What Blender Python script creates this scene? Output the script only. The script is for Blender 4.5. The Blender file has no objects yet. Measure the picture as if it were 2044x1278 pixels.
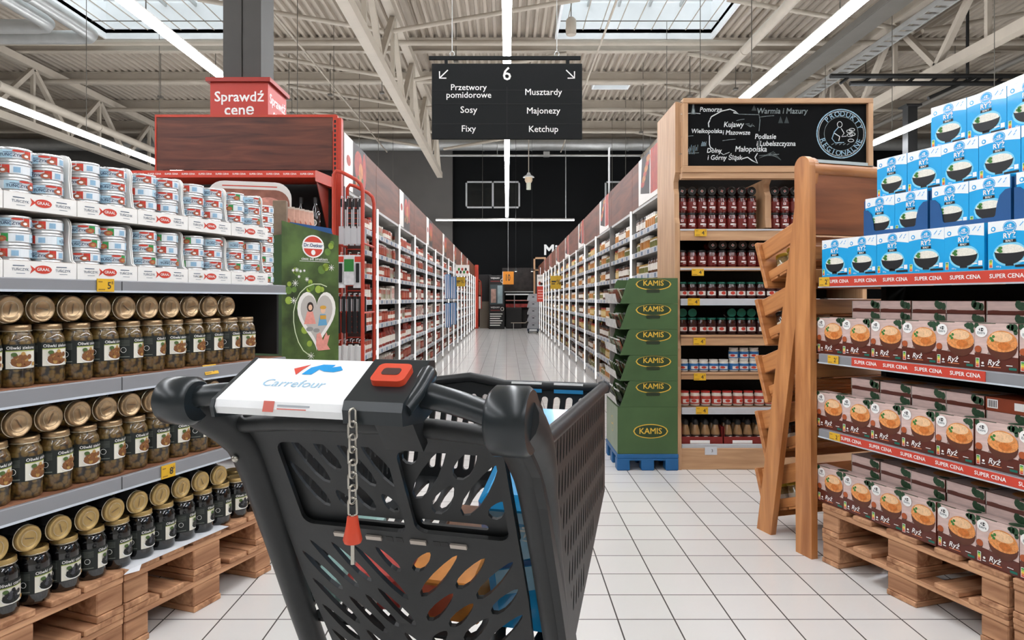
import bpy, math, random
from mathutils import Matrix, Vector
random.seed(7)
sc = bpy.context.scene
COL = sc.collection
PI = math.pi

# ------------------------------------------------------------------ camera, world, exposure, lights
cam_d = bpy.data.cameras.new('camera'); cam = bpy.data.objects.new('camera', cam_d); COL.objects.link(cam)
cam.location = (0, 0, 1.2); cam.rotation_euler = (PI/2, 0, 0)
cam_d.sensor_width = 36; cam_d.lens = 36*1369/2044
cam_d.shift_x = 10/2044; cam_d.shift_y = -42/2044
cam_d.clip_start = 0.05; cam_d.clip_end = 200
sc.camera = cam
sc.view_settings.view_transform = 'Standard'; sc.view_settings.look = 'None'
sc.view_settings.gamma = 1; sc.view_settings.use_curve_mapping = False
sc.view_settings.exposure = 0.0
sc.cycles.use_denoising = True
sc.cycles.max_bounces = 6; sc.cycles.diffuse_bounces = 4; sc.cycles.glossy_bounces = 3
sc.cycles.sample_clamp_indirect = 6
w = bpy.data.worlds.new('daylight'); sc.world = w; w.use_nodes = True
bg = w.node_tree.nodes['Background']; bg.inputs[0].default_value = (0.86, 0.95, 1.0, 1); bg.inputs[1].default_value = 1.9
TUBE = 45.0          # strength of the linear ceiling lamps
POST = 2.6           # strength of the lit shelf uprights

# ------------------------------------------------------------------ materials
def lin(c):
    if isinstance(c, str):
        c = c.lstrip('#'); c = [int(c[i:i+2], 16)/255 for i in (0, 2, 4)]
    return tuple((x/12.92 if x <= .04045 else ((x+.055)/1.055)**2.4) for x in c)
MATS = {}
def mat(name, col, rough=.5, metal=0, coat=0, var=0.0, scale=30, emit=None, bump=0, spec=None, stretch=None, alpha=None, trans=0, ior=1.45):
    if name in MATS: return MATS[name]
    m = bpy.data.materials.new(name); m.use_nodes = True; nt = m.node_tree; b = nt.nodes['Principled BSDF']
    c = lin(col); b.inputs['Base Color'].default_value = (*c, 1)
    b.inputs['Roughness'].default_value = rough; b.inputs['Metallic'].default_value = metal
    b.inputs['IOR'].default_value = ior
    if coat: b.inputs['Coat Weight'].default_value = coat; b.inputs['Coat Roughness'].default_value = .06
    if spec is not None: b.inputs['Specular IOR Level'].default_value = spec
    if trans: b.inputs['Transmission Weight'].default_value = trans
    if emit: b.inputs['Emission Color'].default_value = (*lin(emit[0]), 1); b.inputs['Emission Strength'].default_value = emit[1]
    if alpha is not None: b.inputs['Alpha'].default_value = alpha
    if var or bump:
        tc = nt.nodes.new('ShaderNodeTexCoord'); mp = nt.nodes.new('ShaderNodeMapping')
        mp.inputs['Scale'].default_value = stretch or (1, 1, 1)
        nz = nt.nodes.new('ShaderNodeTexNoise'); nz.inputs['Scale'].default_value = scale; nz.inputs['Detail'].default_value = 4
        nt.links.new(tc.outputs['Object'], mp.inputs[0]); nt.links.new(mp.outputs[0], nz.inputs['Vector'])
        if var:
            rp = nt.nodes.new('ShaderNodeValToRGB')
            rp.color_ramp.elements[0].position = .3; rp.color_ramp.elements[1].position = .7
            rp.color_ramp.elements[0].color = (*[x*(1-var) for x in c], 1)
            rp.color_ramp.elements[1].color = (*[min(1, x*(1+var)) for x in c], 1)
            nt.links.new(nz.outputs[0], rp.inputs[0]); nt.links.new(rp.outputs[0], b.inputs['Base Color'])
        if bump:
            bp = nt.nodes.new('ShaderNodeBump'); bp.inputs['Strength'].default_value = bump; bp.inputs['Distance'].default_value = .01
            nt.links.new(nz.outputs[0], bp.inputs['Height']); nt.links.new(bp.outputs[0], b.inputs['Normal'])
    MATS[name] = m; return m
def wood(name, dark, light, axis=0, scale=6, rough=.5, contrast=(.3, .72)):
    """grain running along axis"""
    if name in MATS: return MATS[name]
    m = bpy.data.materials.new(name); m.use_nodes = True; nt = m.node_tree; b = nt.nodes['Principled BSDF']
    tc = nt.nodes.new('ShaderNodeTexCoord'); mp = nt.nodes.new('ShaderNodeMapping')
    s = [9.0, 9.0, 9.0]; s[axis] = .9; mp.inputs['Scale'].default_value = s
    nz = nt.nodes.new('ShaderNodeTexNoise'); nz.inputs['Scale'].default_value = scale; nz.inputs['Detail'].default_value = 6
    nz.inputs['Distortion'].default_value = .6
    rp = nt.nodes.new('ShaderNodeValToRGB')
    rp.color_ramp.elements[0].position = contrast[0]; rp.color_ramp.elements[1].position = contrast[1]
    rp.color_ramp.elements[0].color = (*lin(dark), 1); rp.color_ramp.elements[1].color = (*lin(light), 1)
    nt.links.new(tc.outputs['Object'], mp.inputs[0]); nt.links.new(mp.outputs[0], nz.inputs['Vector'])
    nt.links.new(nz.outputs[0], rp.inputs[0]); nt.links.new(rp.outputs[0], b.inputs['Base Color'])
    bp = nt.nodes.new('ShaderNodeBump'); bp.inputs['Strength'].default_value = .12; bp.inputs['Distance'].default_value = .004
    nt.links.new(nz.outputs[0], bp.inputs['Height']); nt.links.new(bp.outputs[0], b.inputs['Normal'])
    b.inputs['Roughness'].default_value = rough
    MATS[name] = m; return m
def olives(name, lo, hi, gap, scale=60):
    """round fruit packed behind glass: 3-D cells that turn darker towards the gaps between them"""
    if name in MATS: return MATS[name]
    m = bpy.data.materials.new(name); m.use_nodes = True; nt = m.node_tree; b = nt.nodes['Principled BSDF']
    tc = nt.nodes.new('ShaderNodeTexCoord')
    vo = nt.nodes.new('ShaderNodeTexVoronoi'); vo.inputs['Scale'].default_value = scale; vo.inputs['Randomness'].default_value = .8
    rp = nt.nodes.new('ShaderNodeValToRGB'); e = rp.color_ramp.elements
    e[0].position = .47; e[0].color = (1, 1, 1, 1); e[1].position = .74; e[1].color = (0, 0, 0, 1)
    hue = nt.nodes.new('ShaderNodeMixRGB'); hue.inputs[1].default_value = (*lin(lo), 1); hue.inputs[2].default_value = (*lin(hi), 1)
    mx = nt.nodes.new('ShaderNodeMixRGB'); mx.inputs[1].default_value = (*lin(gap), 1)
    nt.links.new(tc.outputs['Object'], vo.inputs['Vector']); nt.links.new(vo.outputs['Distance'], rp.inputs[0])
    nt.links.new(vo.outputs['Color'], hue.inputs[0]); nt.links.new(hue.outputs[0], mx.inputs[2])
    nt.links.new(rp.outputs[0], mx.inputs[0]); nt.links.new(mx.outputs[0], b.inputs['Base Color'])
    bp = nt.nodes.new('ShaderNodeBump'); bp.inputs['Strength'].default_value = .5; bp.inputs['Distance'].default_value = .006; bp.invert = True
    nt.links.new(vo.outputs['Distance'], bp.inputs['Height']); nt.links.new(bp.outputs[0], b.inputs['Normal'])
    b.inputs['Roughness'].default_value = .35; b.inputs['Coat Weight'].default_value = .7; b.inputs['Coat Roughness'].default_value = .04
    MATS[name] = m; return m
def tiles(name, t, ox, oy, tile, grout, gw):
    m = bpy.data.materials.new(name); m.use_nodes = True; nt = m.node_tree; b = nt.nodes['Principled BSDF']
    g = nt.nodes.new('ShaderNodeNewGeometry'); sp = nt.nodes.new('ShaderNodeSeparateXYZ'); nt.links.new(g.outputs['Position'], sp.inputs[0])
    masks = []; cells = []
    for ax, o in ((0, ox), (1, oy)):
        a = nt.nodes.new('ShaderNodeMath'); a.operation = 'SUBTRACT'; a.inputs[1].default_value = o - gw/2; nt.links.new(sp.outputs[ax], a.inputs[0])
        d = nt.nodes.new('ShaderNodeMath'); d.operation = 'DIVIDE'; d.inputs[1].default_value = t; nt.links.new(a.outputs[0], d.inputs[0])
        f = nt.nodes.new('ShaderNodeMath'); f.operation = 'FRACT'; nt.links.new(d.outputs[0], f.inputs[0])
        fl = nt.nodes.new('ShaderNodeMath'); fl.operation = 'FLOOR'; nt.links.new(d.outputs[0], fl.inputs[0]); cells.append(fl)
        l = nt.nodes.new('ShaderNodeMath'); l.operation = 'LESS_THAN'; l.inputs[1].default_value = gw/t; nt.links.new(f.outputs[0], l.inputs[0]); masks.append(l)
    mxm = nt.nodes.new('ShaderNodeMath'); mxm.operation = 'MAXIMUM'; nt.links.new(masks[0].outputs[0], mxm.inputs[0]); nt.links.new(masks[1].outputs[0], mxm.inputs[1])
    cb = nt.nodes.new('ShaderNodeCombineXYZ'); nt.links.new(cells[0].outputs[0], cb.inputs[0]); nt.links.new(cells[1].outputs[0], cb.inputs[1])
    wn = nt.nodes.new('ShaderNodeTexWhiteNoise'); nt.links.new(cb.outputs[0], wn.inputs['Vector'])
    nz = nt.nodes.new('ShaderNodeTexNoise'); nz.inputs['Scale'].default_value = 3; nz.inputs['Detail'].default_value = 5; nt.links.new(g.outputs['Position'], nz.inputs['Vector'])
    av = nt.nodes.new('ShaderNodeMath'); av.operation = 'ADD'; nt.links.new(wn.outputs['Value'], av.inputs[0]); nt.links.new(nz.outputs[0], av.inputs[1])
    hf = nt.nodes.new('ShaderNodeMath'); hf.operation = 'MULTIPLY'; hf.inputs[1].default_value = .5; nt.links.new(av.outputs[0], hf.inputs[0])
    c = lin(tile); tm = nt.nodes.new('ShaderNodeMixRGB'); tm.inputs[1].default_value = (*[x*.93 for x in c], 1); tm.inputs[2].default_value = (*[min(1, x*1.04) for x in c], 1)
    nt.links.new(hf.outputs[0], tm.inputs[0])
    mx = nt.nodes.new('ShaderNodeMixRGB'); mx.inputs[2].default_value = (*lin(grout), 1)
    nt.links.new(mxm.outputs[0], mx.inputs[0]); nt.links.new(tm.outputs[0], mx.inputs[1]); nt.links.new(mx.outputs[0], b.inputs['Base Color'])
    rr = nt.nodes.new('ShaderNodeMath'); rr.operation = 'MULTIPLY_ADD'; rr.inputs[1].default_value = .5; rr.inputs[2].default_value = .17
    nt.links.new(mxm.outputs[0], rr.inputs[0]); nt.links.new(rr.outputs[0], b.inputs['Roughness'])
    return m

# ------------------------------------------------------------------ mesh builder
class MB:
    def __init__(s): s.v = []; s.f = []; s.mi = []; s.sm = []; s.mats = []; s.T = None
    def idx(s, m):
        if m not in s.mats: s.mats.append(m)
        return s.mats.index(m)
    def add(s, vs, fs, m, smooth=False, T=None):
        n = len(s.v); i = s.idx(m)
        T = T if T is not None else s.T
        if T is not None: vs = [T @ Vector(v) for v in vs]
        s.v.extend([tuple(v) for v in vs])
        for f in fs: s.f.append([a+n for a in f]); s.mi.append(i); s.sm.append(smooth)
    def box(s, x0, x1, y0, y1, z0, z1, m, T=None):
        s.add([(x0,y0,z0),(x1,y0,z0),(x1,y1,z0),(x0,y1,z0),(x0,y0,z1),(x1,y0,z1),(x1,y1,z1),(x0,y1,z1)],
              [(0,3,2,1),(4,5,6,7),(0,1,5,4),(1,2,6,5),(2,3,7,6),(3,0,4,7)], m, False, T)
    def cbox(s, x0, x1, y0, y1, z0, z1, m, r=.004, T=None):
        """box with chamfered edges"""
        vs = []; X = (x0, x1); Y = (y0, y1); Z = (z0, z1); ix = {}
        for a in (0, 1):
            for b in (0, 1):
                for c in (0, 1):
                    px, py, pz = X[a], Y[b], Z[c]; dx = r*(1-2*a); dy = r*(1-2*b); dz = r*(1-2*c)
                    for k, p in enumerate(((px, py+dy, pz+dz), (px+dx, py, pz+dz), (px+dx, py+dy, pz))):
                        ix[a, b, c, k] = len(vs); vs.append(p)
        fs = []; I = lambda a, b, c, k: ix[a, b, c, k]
        for a in (0, 1): fs.append([I(a,0,0,0), I(a,1,0,0), I(a,1,1,0), I(a,0,1,0)])
        for b in (0, 1): fs.append([I(0,b,0,1), I(1,b,0,1), I(1,b,1,1), I(0,b,1,1)])
        for c in (0, 1): fs.append([I(0,0,c,2), I(1,0,c,2), I(1,1,c,2), I(0,1,c,2)])
        for b in (0, 1):
            for c in (0, 1): fs.append([I(0,b,c,1), I(1,b,c,1), I(1,b,c,2), I(0,b,c,2)])
        for a in (0, 1):
            for c in (0, 1): fs.append([I(a,0,c,0), I(a,1,c,0), I(a,1,c,2), I(a,0,c,2)])
        for a in (0, 1):
            for b in (0, 1): fs.append([I(a,b,0,0), I(a,b,1,0), I(a,b,1,1), I(a,b,0,1)])
        for a in (0, 1):
            for b in (0, 1):
                for c in (0, 1): fs.append([I(a,b,c,0), I(a,b,c,1), I(a,b,c,2)])
        cen = Vector(((x0+x1)/2, (y0+y1)/2, (z0+z1)/2)); out = []
        for f in fs:
            p = [Vector(vs[i]) for i in f]; nrm = (p[1]-p[0]).cross(p[2]-p[0])
            out.append(f if nrm.dot(sum(p, Vector())/len(p)-cen) > 0 else f[::-1])
        s.add(vs, out, m, False, T)
    def lathe(s, prof, m, n=20, cx=0, cy=0, smooth=True, T=None, cap0=True, cap1=True):
        vs = []; fs = []
        for r, z in prof:
            for k in range(n):
                a = 2*PI*k/n; vs.append((cx+r*math.cos(a), cy+r*math.sin(a), z))
        for i in range(len(prof)-1):
            for k in range(n):
                a = i*n+k; b = i*n+(k+1) % n; fs.append((a, b, b+n, a+n))
        s.add(vs, fs, m, smooth, T)
        if cap0: s.add(vs[:n], [tuple(range(n))[::-1]], m, False, T)
        if cap1: s.add(vs[-n:], [tuple(range(n))], m, False, T)
    def cyl(s, x, y, z0, z1, r, m, n=16, T=None): s.lathe([(r, z0), (r, z1)], m, n, x, y, True, T)
    def tube(s, pts, r, m, n=8, closed=False, smooth=True, T=None):
        P = [Vector(p) for p in pts]; N = len(P); vs = []; fs = []; prev = None
        rr = r if hasattr(r, '__len__') else [r]*N
        for i in range(N):
            a = P[(i-1) % N] if (closed or i > 0) else P[i]; b = P[(i+1) % N] if (closed or i < N-1) else P[i]
            t = (b-a).normalized()
            if prev is None:
                up = Vector((0, 0, 1)) if abs(t.z) < .9 else Vector((1, 0, 0))
                u = t.cross(up).normalized()
            else:
                u = prev - t*prev.dot(t)
                u = u.normalized() if u.length > 1e-6 else t.orthogonal().normalized()
            prev = u; wv = t.cross(u)
            for k in range(n):
                q = 2*PI*k/n; vs.append(P[i] + (u*math.cos(q)+wv*math.sin(q))*rr[i])
        for i in range(N if closed else N-1):
            for k in range(n):
                a = i*n+k; b = i*n+(k+1) % n; c = ((i+1) % N)*n+(k+1) % n; d = ((i+1) % N)*n+k; fs.append((a, b, c, d))
        s.add(vs, fs, m, smooth, T)
        if not closed:
            s.add(vs[:n], [tuple(range(n))[::-1]], m, False, T); s.add(vs[-n:], [tuple(range(n))], m, False, T)
    def bar(s, a, b, wd, ht, m, T=None, up=(0, 0, 1)):
        """rectangular bar from a to b"""
        a = Vector(a); b = Vector(b); t = (b-a).normalized(); u = Vector(up)
        if abs(t.dot(u)) > .98: u = Vector((0, 1, 0))
        x = t.cross(u).normalized(); z = x.cross(t)
        vs = [p + x*sx*wd/2 + z*sz*ht/2 for p in (a, b) for sx, sz in ((-1,-1),(1,-1),(1,1),(-1,1))]
        s.add(vs, [(0,1,2,3),(7,6,5,4),(0,4,5,1),(1,5,6,2),(2,6,7,3),(3,7,4,0)], m, False, T)
    def prism(s, poly, d0, d1, m, T=None, smooth=False):
        """polygon in x,y extruded along z from d0 to d1"""
        n = len(poly); ar = sum(poly[i][0]*poly[(i+1) % n][1]-poly[(i+1) % n][0]*poly[i][1] for i in range(n))
        if ar < 0: poly = poly[::-1]
        vs = [(x, y, d0) for x, y in poly]+[(x, y, d1) for x, y in poly]
        s.add(vs, [tuple(range(n))[::-1], tuple(range(n, 2*n))], m, False, T)
        s.add(vs, [(i, (i+1) % n, (i+1) % n+n, i+n) for i in range(n)], m, smooth, T)
    def geo(s, g, m, T=None, smooth=False): s.add(g[0], g[1], m, smooth, T)
    def build(s, name, parent=None, M=None):
        me = bpy.data.meshes.new(name); me.from_pydata(s.v, [], s.f)
        for m in s.mats: me.materials.append(m)
        me.polygons.foreach_set('material_index', s.mi); me.polygons.foreach_set('use_smooth', s.sm); me.update()
        o = bpy.data.objects.new(name, me); COL.objects.link(o)
        if parent is not None: o.parent = parent
        if M is not None: o.matrix_local = M
        return o
def T3(x=0, y=0, z=0): return Matrix.Translation((x, y, z))
def RZ(d): return Matrix.Rotation(math.radians(d), 4, 'Z')
def RX(d): return Matrix.Rotation(math.radians(d), 4, 'X')
def RY(d): return Matrix.Rotation(math.radians(d), 4, 'Y')
def frame(o, x, y):
    """matrix whose xy-plane lies at o with axes x and y (z = the printed side)"""
    x = Vector(x).normalized(); y = Vector(y).normalized(); z = x.cross(y)
    return Matrix(((x.x, y.x, z.x, o[0]), (x.y, y.y, z.y, o[1]), (x.z, y.z, z.z, o[2]), (0, 0, 0, 1)))
def front(x0, y, z0): return frame((x0, y, z0), (1, 0, 0), (0, 0, 1))       # faces -y
# ---- flat print: text, ribbons, shapes on a frame
_txt = {}
def text_geo(t, bold=0.0, shear=0.0, spacing=1.0):
    k = (t, bold, shear, spacing)
    if k in _txt: return _txt[k]
    cu = bpy.data.curves.new('t', 'FONT'); cu.body = t; cu.size = 1; cu.align_x = 'CENTER'; cu.align_y = 'CENTER'
    cu.offset = bold; cu.shear = shear; cu.space_character = spacing; cu.resolution_u = 2; cu.fill_mode = 'FRONT'
    ob = bpy.data.objects.new('t', cu); COL.objects.link(ob)
    dg = bpy.context.evaluated_depsgraph_get(); ev = ob.evaluated_get(dg); me = ev.to_mesh()
    g = ([tuple(v.co) for v in me.vertices], [tuple(p.vertices) for p in me.polygons])
    ev.to_mesh_clear(); bpy.data.objects.remove(ob); bpy.data.curves.remove(cu)
    if g[0]:
        xs = [v[0] for v in g[0]]; ys = [v[1] for v in g[0]]
        w_ = max(xs)-min(xs); cx = (max(xs)+min(xs))/2
    else: w_ = 1; cx = 0
    _txt[k] = (g[0], g[1], w_, cx); return _txt[k]
_pan = {}
def panel(outer, holes, t):
    """flat sheet with holes, thickness t, centred on z=0"""
    cu = bpy.data.curves.new('p', 'CURVE'); cu.dimensions = '2D'; cu.fill_mode = 'BOTH'; cu.extrude = t/2
    for lp in [outer]+list(holes):
        sp = cu.splines.new('POLY'); sp.points.add(len(lp)-1); sp.use_cyclic_u = True
        for i, p in enumerate(lp): sp.points[i].co = (p[0], p[1], 0, 1)
    ob = bpy.data.objects.new('p', cu); COL.objects.link(ob)
    dg = bpy.context.evaluated_depsgraph_get(); ev = ob.evaluated_get(dg); me = ev.to_mesh()
    g = ([tuple(v.co) for v in me.vertices], [tuple(p.vertices) for p in me.polygons])
    ev.to_mesh_clear(); bpy.data.objects.remove(ob); bpy.data.curves.remove(cu)
    return g
LAY = .0006
class Art:
    """printed artwork: F maps (x, y, layer height) to space; flat frame or wrapped round a cylinder"""
    def __init__(s, mb, F=None, cyl=None): s.mb = mb; s.F = F; s.cyl = cyl; s.k = 1
    def pt(s, x, y, l):
        h = l*LAY
        if s.cyl:
            r, z0 = s.cyl; a = x/r - PI/2
            return Vector(((r+h)*math.cos(a), (r+h)*math.sin(a), z0+y))
        return s.F @ Vector((x, y, h))
    def strip(s, x0, x1, lo, hi, m, l=1, n=None):
        if n is None: n = max(1, int(abs(x1-x0)/s.cyl[0]/.3)+1) if s.cyl else 1
        vs = []; fs = []
        for i in range(n+1):
            t = i/n; x = x0+(x1-x0)*t
            a = lo(t) if callable(lo) else lo; b = hi(t) if callable(hi) else hi
            vs += [s.pt(x, a, l), s.pt(x, b, l)]
        for i in range(n): fs.append((2*i, 2*i+2, 2*i+3, 2*i+1))
        s.mb.add(vs, fs, m)
    def rect(s, x0, x1, y0, y1, m, l=1): s.strip(x0, x1, y0, y1, m, l)
    def ell(s, cx, cy, rx, ry, m, l=1, n=14, lo=-1, hi=1):
        f = lambda t: math.sqrt(max(0, 1-(2*t-1)**2))
        s.strip(cx-rx, cx+rx, lambda t: cy+ry*lo*f(t), lambda t: cy+ry*hi*f(t), m, l, n)
    def poly(s, pts, m, l=1): s.mb.add([s.pt(x, y, l) for x, y in pts], [tuple(range(len(pts)))], m)
    def text(s, t, cx, cy, size, m, l=2, bold=.0, shear=0, fit=None, rot=0, sx=1.0):
        vs, fs, w_, c0 = text_geo(t, 0, shear)
        k = size
        if fit and w_*k*sx > fit: k = fit/w_/sx
        ca, sa = math.cos(rot), math.sin(rot); d = bold*k*1.1
        for j, (ox, oy) in enumerate([(0, 0)] if not bold else [(d, d), (d, -d), (-d, d), (-d, -d)]):     # heavier strokes by overprinting
            out = []
            for v in vs:
                x = (v[0]-c0)*k*sx+ox; y = v[1]*k+oy
                out.append(s.pt(cx+x*ca-y*sa, cy+x*sa+y*ca, l+.12*j))
            s.mb.add(out, fs, m)
    def line(s, pts, wd, m, l=1):
        P = [Vector((p[0], p[1])) for p in pts]; vs = []; fs = []
        for i, p in enumerate(P):
            t = (P[min(i+1, len(P)-1)]-P[max(i-1, 0)]); t = t.normalized() if t.length > 0 else Vector((1, 0))
            nn = Vector((-t.y, t.x))*wd/2
            for q in (p-nn, p+nn): vs.append(s.pt(q.x, q.y, l))
        for i in range(len(P)-1): fs.append((2*i, 2*i+2, 2*i+3, 2*i+1))
        s.mb.add(vs, fs, m)
    def ring(s, cx, cy, rx, ry, wd, m, l=1, n=32, a0=0, a1=2*PI):
        s.line([(cx+rx*math.cos(a0+(a1-a0)*i/n), cy+ry*math.sin(a0+(a1-a0)*i/n)) for i in range(n+1)], wd, m, l)
# ------------------------------------------------------------------ things, parts, copies
def tag(o, label=None, cat=None, group=None, kind=None):
    if label: o['label'] = label
    if cat: o['category'] = cat
    if group: o['group'] = group
    if kind: o['kind'] = kind
    return o
def thing(name, label, cat, M=None, group=None):
    o = bpy.data.objects.new(name, None); COL.objects.link(o); o.empty_display_size = .05
    if M is not None: o.matrix_world = M
    return tag(o, label, cat, group)
def one(mb, name, label, cat, M=None, group=None, kind=None):
    o = mb.build(name)
    if M is not None: o.matrix_world = M
    return tag(o, label, cat, group, kind)
def struct(mb, name, M=None):
    o = mb.build(name); o['kind'] = 'structure'
    if M is not None: o.matrix_world = M
    return o
KIDS = {}
def kids(o):
    if o.name not in KIDS: KIDS[o.name] = [c for c in bpy.data.objects if c.parent == o]
    return KIDS[o.name]
def dup(root, M, label, group=None, parent=None):
    r = root.copy(); COL.objects.link(r)
    if M is not None: r.matrix_world = M
    if label: r['label'] = label
    if group: r['group'] = group
    elif 'group' in r and label: del r['group']
    for c in kids(root):
        d = c.copy(); COL.objects.link(d); d.parent = r
        for g in kids(c):
            e = g.copy(); COL.objects.link(e); e.parent = d
    return r
class Proto:
    """first placement uses the thing itself, later ones copies"""
    def __init__(s, root): s.root = root; s.used = False; kids(root); [kids(c) for c in kids(root)]
    def put(s, M, label, group=None):
        if not s.used:
            s.used = True; s.root.matrix_world = M; s.root['label'] = label
            if group: s.root['group'] = group
            return s.root
        return dup(s.root, M, label, group)
ORD = 'first second third fourth fifth sixth seventh eighth ninth tenth eleventh twelfth thirteenth fourteenth fifteenth sixteenth'.split()

# common colours
WHITE = mat('white_print', '#f2f1ee', .5); BLACK = mat('black_print', '#161616', .5); DKGREY = mat('dark_grey_print', '#2b2c2e', .5)
RED = mat('red_print', '#c8402f', .45); YEL = mat('yellow_print', '#d9a92c', .5); BLUE = mat('blue_print', '#0f8fd0', .4)
NAVY = mat('navy_print', '#123a6b', .45); GREEN = mat('green_print', '#2f7a35', .5); TEAL = mat('teal_print', '#14695a', .5)
# ================================================================== THE HALL
FLOOR = tiles('floor_tiles', .2124, .202, .019, '#e6e4e1', '#3c3733', .0055)
DECK = mat('steel_deck', '#aba092', .5, var=.05, scale=2); STEEL = mat('painted_steel', '#aaa092', .5, var=.05, scale=3)
STEELD = mat('dark_steel', '#5d5952', .5, var=.06, scale=3); GALV = mat('galvanised', '#b9bab8', .35, metal=.6, var=.06, scale=5)
WALLB = mat('black_wall_paint', '#0d0e0f', .9, var=.06, scale=1.2, spec=.2); WALLG = mat('grey_wall_paint', '#55524f', .8, var=.05, scale=1.2)
WALLW = mat('pale_wall_paint', '#b7b2aa', .8, var=.04, scale=1)
CURB = mat('white_curb', '#eef1f2', .5, var=.02, scale=4)
HX, HY0, HY1, HZ = 26.0, -8.0, 29.5, 8.2
b = MB(); b.box(-HX, HX, HY0, HY1, -.1, 0, FLOOR); struct(b, 'floor')
b = MB(); b.box(-2.33, HX, HY1, HY1+.2, 0, 9.5, WALLB); struct(b, 'wall_back')
b = MB(); b.box(-HX, -2.33, HY1-.25, HY1+.2, 0, 9.5, WALLG); struct(b, 'wall_back_side')
b = MB(); b.box(-HX-.2, -HX, HY0, HY1+.2, 0, 9.5, WALLW); struct(b, 'wall_left')
b = MB(); b.box(HX, HX+.2, HY0, HY1+.2, 0, 9.5, WALLW); struct(b, 'wall_right')
b = MB(); b.box(-HX-.2, HX+.2, HY0-.2, HY0, 0, 9.5, WALLW); struct(b, 'wall_front')
# roof: trapezoid deck (ribs along y) with openings for the rooflights
SKY = [(-10.7, -6.7, 13.2, 18.3), (1.34, 5.45, 13.2, 18.3), (2.86, 3.95, 21.6, 22.7)]
def deck(mb, x0, x1, y0, y1):
    p = .21; n = max(1, int(round((x1-x0)/p))); q = (x1-x0)/n; vs = []; fs = []
    xs = []
    for i in range(n):
        a = x0+i*q; xs += [(a, HZ), (a+q*.32, HZ), (a+q*.45, HZ+.09), (a+q*.87, HZ+.09)]
    xs.append((x1, HZ))
    for x, z in xs: vs += [(x, y0, z), (x, y1, z)]
    for i in range(len(xs)-1): fs.append((2*i, 2*i+1, 2*i+3, 2*i+2))
    mb.add(vs, fs, DECK)
b = MB()
XE = sorted({-HX, HX, *[s[0] for s in SKY], *[s[1] for s in SKY]})
for xa, xb in zip(XE[:-1], XE[1:]):
    ys = sorted([(s[2], s[3]) for s in SKY if s[0] <= xa and s[1] >= xb])
    y = HY0
    for ya, yb in ys: deck(b, xa, xb, y, ya); y = yb
    deck(b, xa, xb, y, HY1+.2)
# an opaque membrane over the ribs so that only the rooflights let daylight in
for xa, xb in zip(XE[:-1], XE[1:]):
    ys = sorted([(s[2], s[3]) for s in SKY if s[0] <= xa and s[1] >= xb]); y = HY0-.2
    for ya, yb in ys: b.box(xa, xb, y, ya, HZ+.1, HZ+.2, DECK); y = yb
    b.box(xa, xb, y, HY1+.2, HZ+.1, HZ+.2, DECK)
b.box(-HX-.2, -HX, HY0-.2, HY1+.2, HZ+.1, 9.5, DECK); b.box(HX, HX+.2, HY0-.2, HY1+.2, HZ+.1, 9.5, DECK)
struct(b, 'ceiling')
# rooflights: white curb, glazing bars and burglar mesh
for k, (x0, x1, y0, y1) in enumerate(SKY):
    t = bpy.data.objects.new('window_%d' % (k+1), None); COL.objects.link(t); t['kind'] = 'structure'; t.location = (0, 0, 0)
    b = MB(); h = 1.0 if k < 2 else .4; lo = HZ-.05
    b.box(x0-.06, x0, y0-.06, y1+.06, lo, HZ+h, CURB); b.box(x1, x1+.06, y0-.06, y1+.06, lo, HZ+h, CURB)
    b.box(x0, x1, y0-.06, y0, lo, HZ+h, CURB); b.box(x0, x1, y1, y1+.06, lo, HZ+h, CURB)
    b.build('curb', t)
    b = MB(); n = 5 if k < 2 else 2
    for i in range(1, n): x = x0+(x1-x0)*i/n; b.box(x-.025, x+.025, y0, y1, HZ+h-.2, HZ+h-.1, GALV)
    m_ = 26 if k < 2 else 8
    for i in range(m_): y = y0+(y1-y0)*(i+.5)/m_; b.box(x0, x1, y-.012, y+.012, HZ+h-.09, HZ+h-.06, GALV)
    b.build('glazing_bars', t)
    b = MB()
    n = 9 if k < 2 else 4
    for i in range(n): x = x0+(x1-x0)*(i+.5)/n; b.tube([(x, y0, HZ+.18), (x, y1, HZ+.18)], .014, STEEL, 5)
    for i in range(4): y = y0+(y1-y0)*(i+.5)/4; b.tube([(x0, y, HZ+.16), (x1, y, HZ+.16)], .014, STEELD, 5)
    b.build('safety_grid', t)
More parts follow.
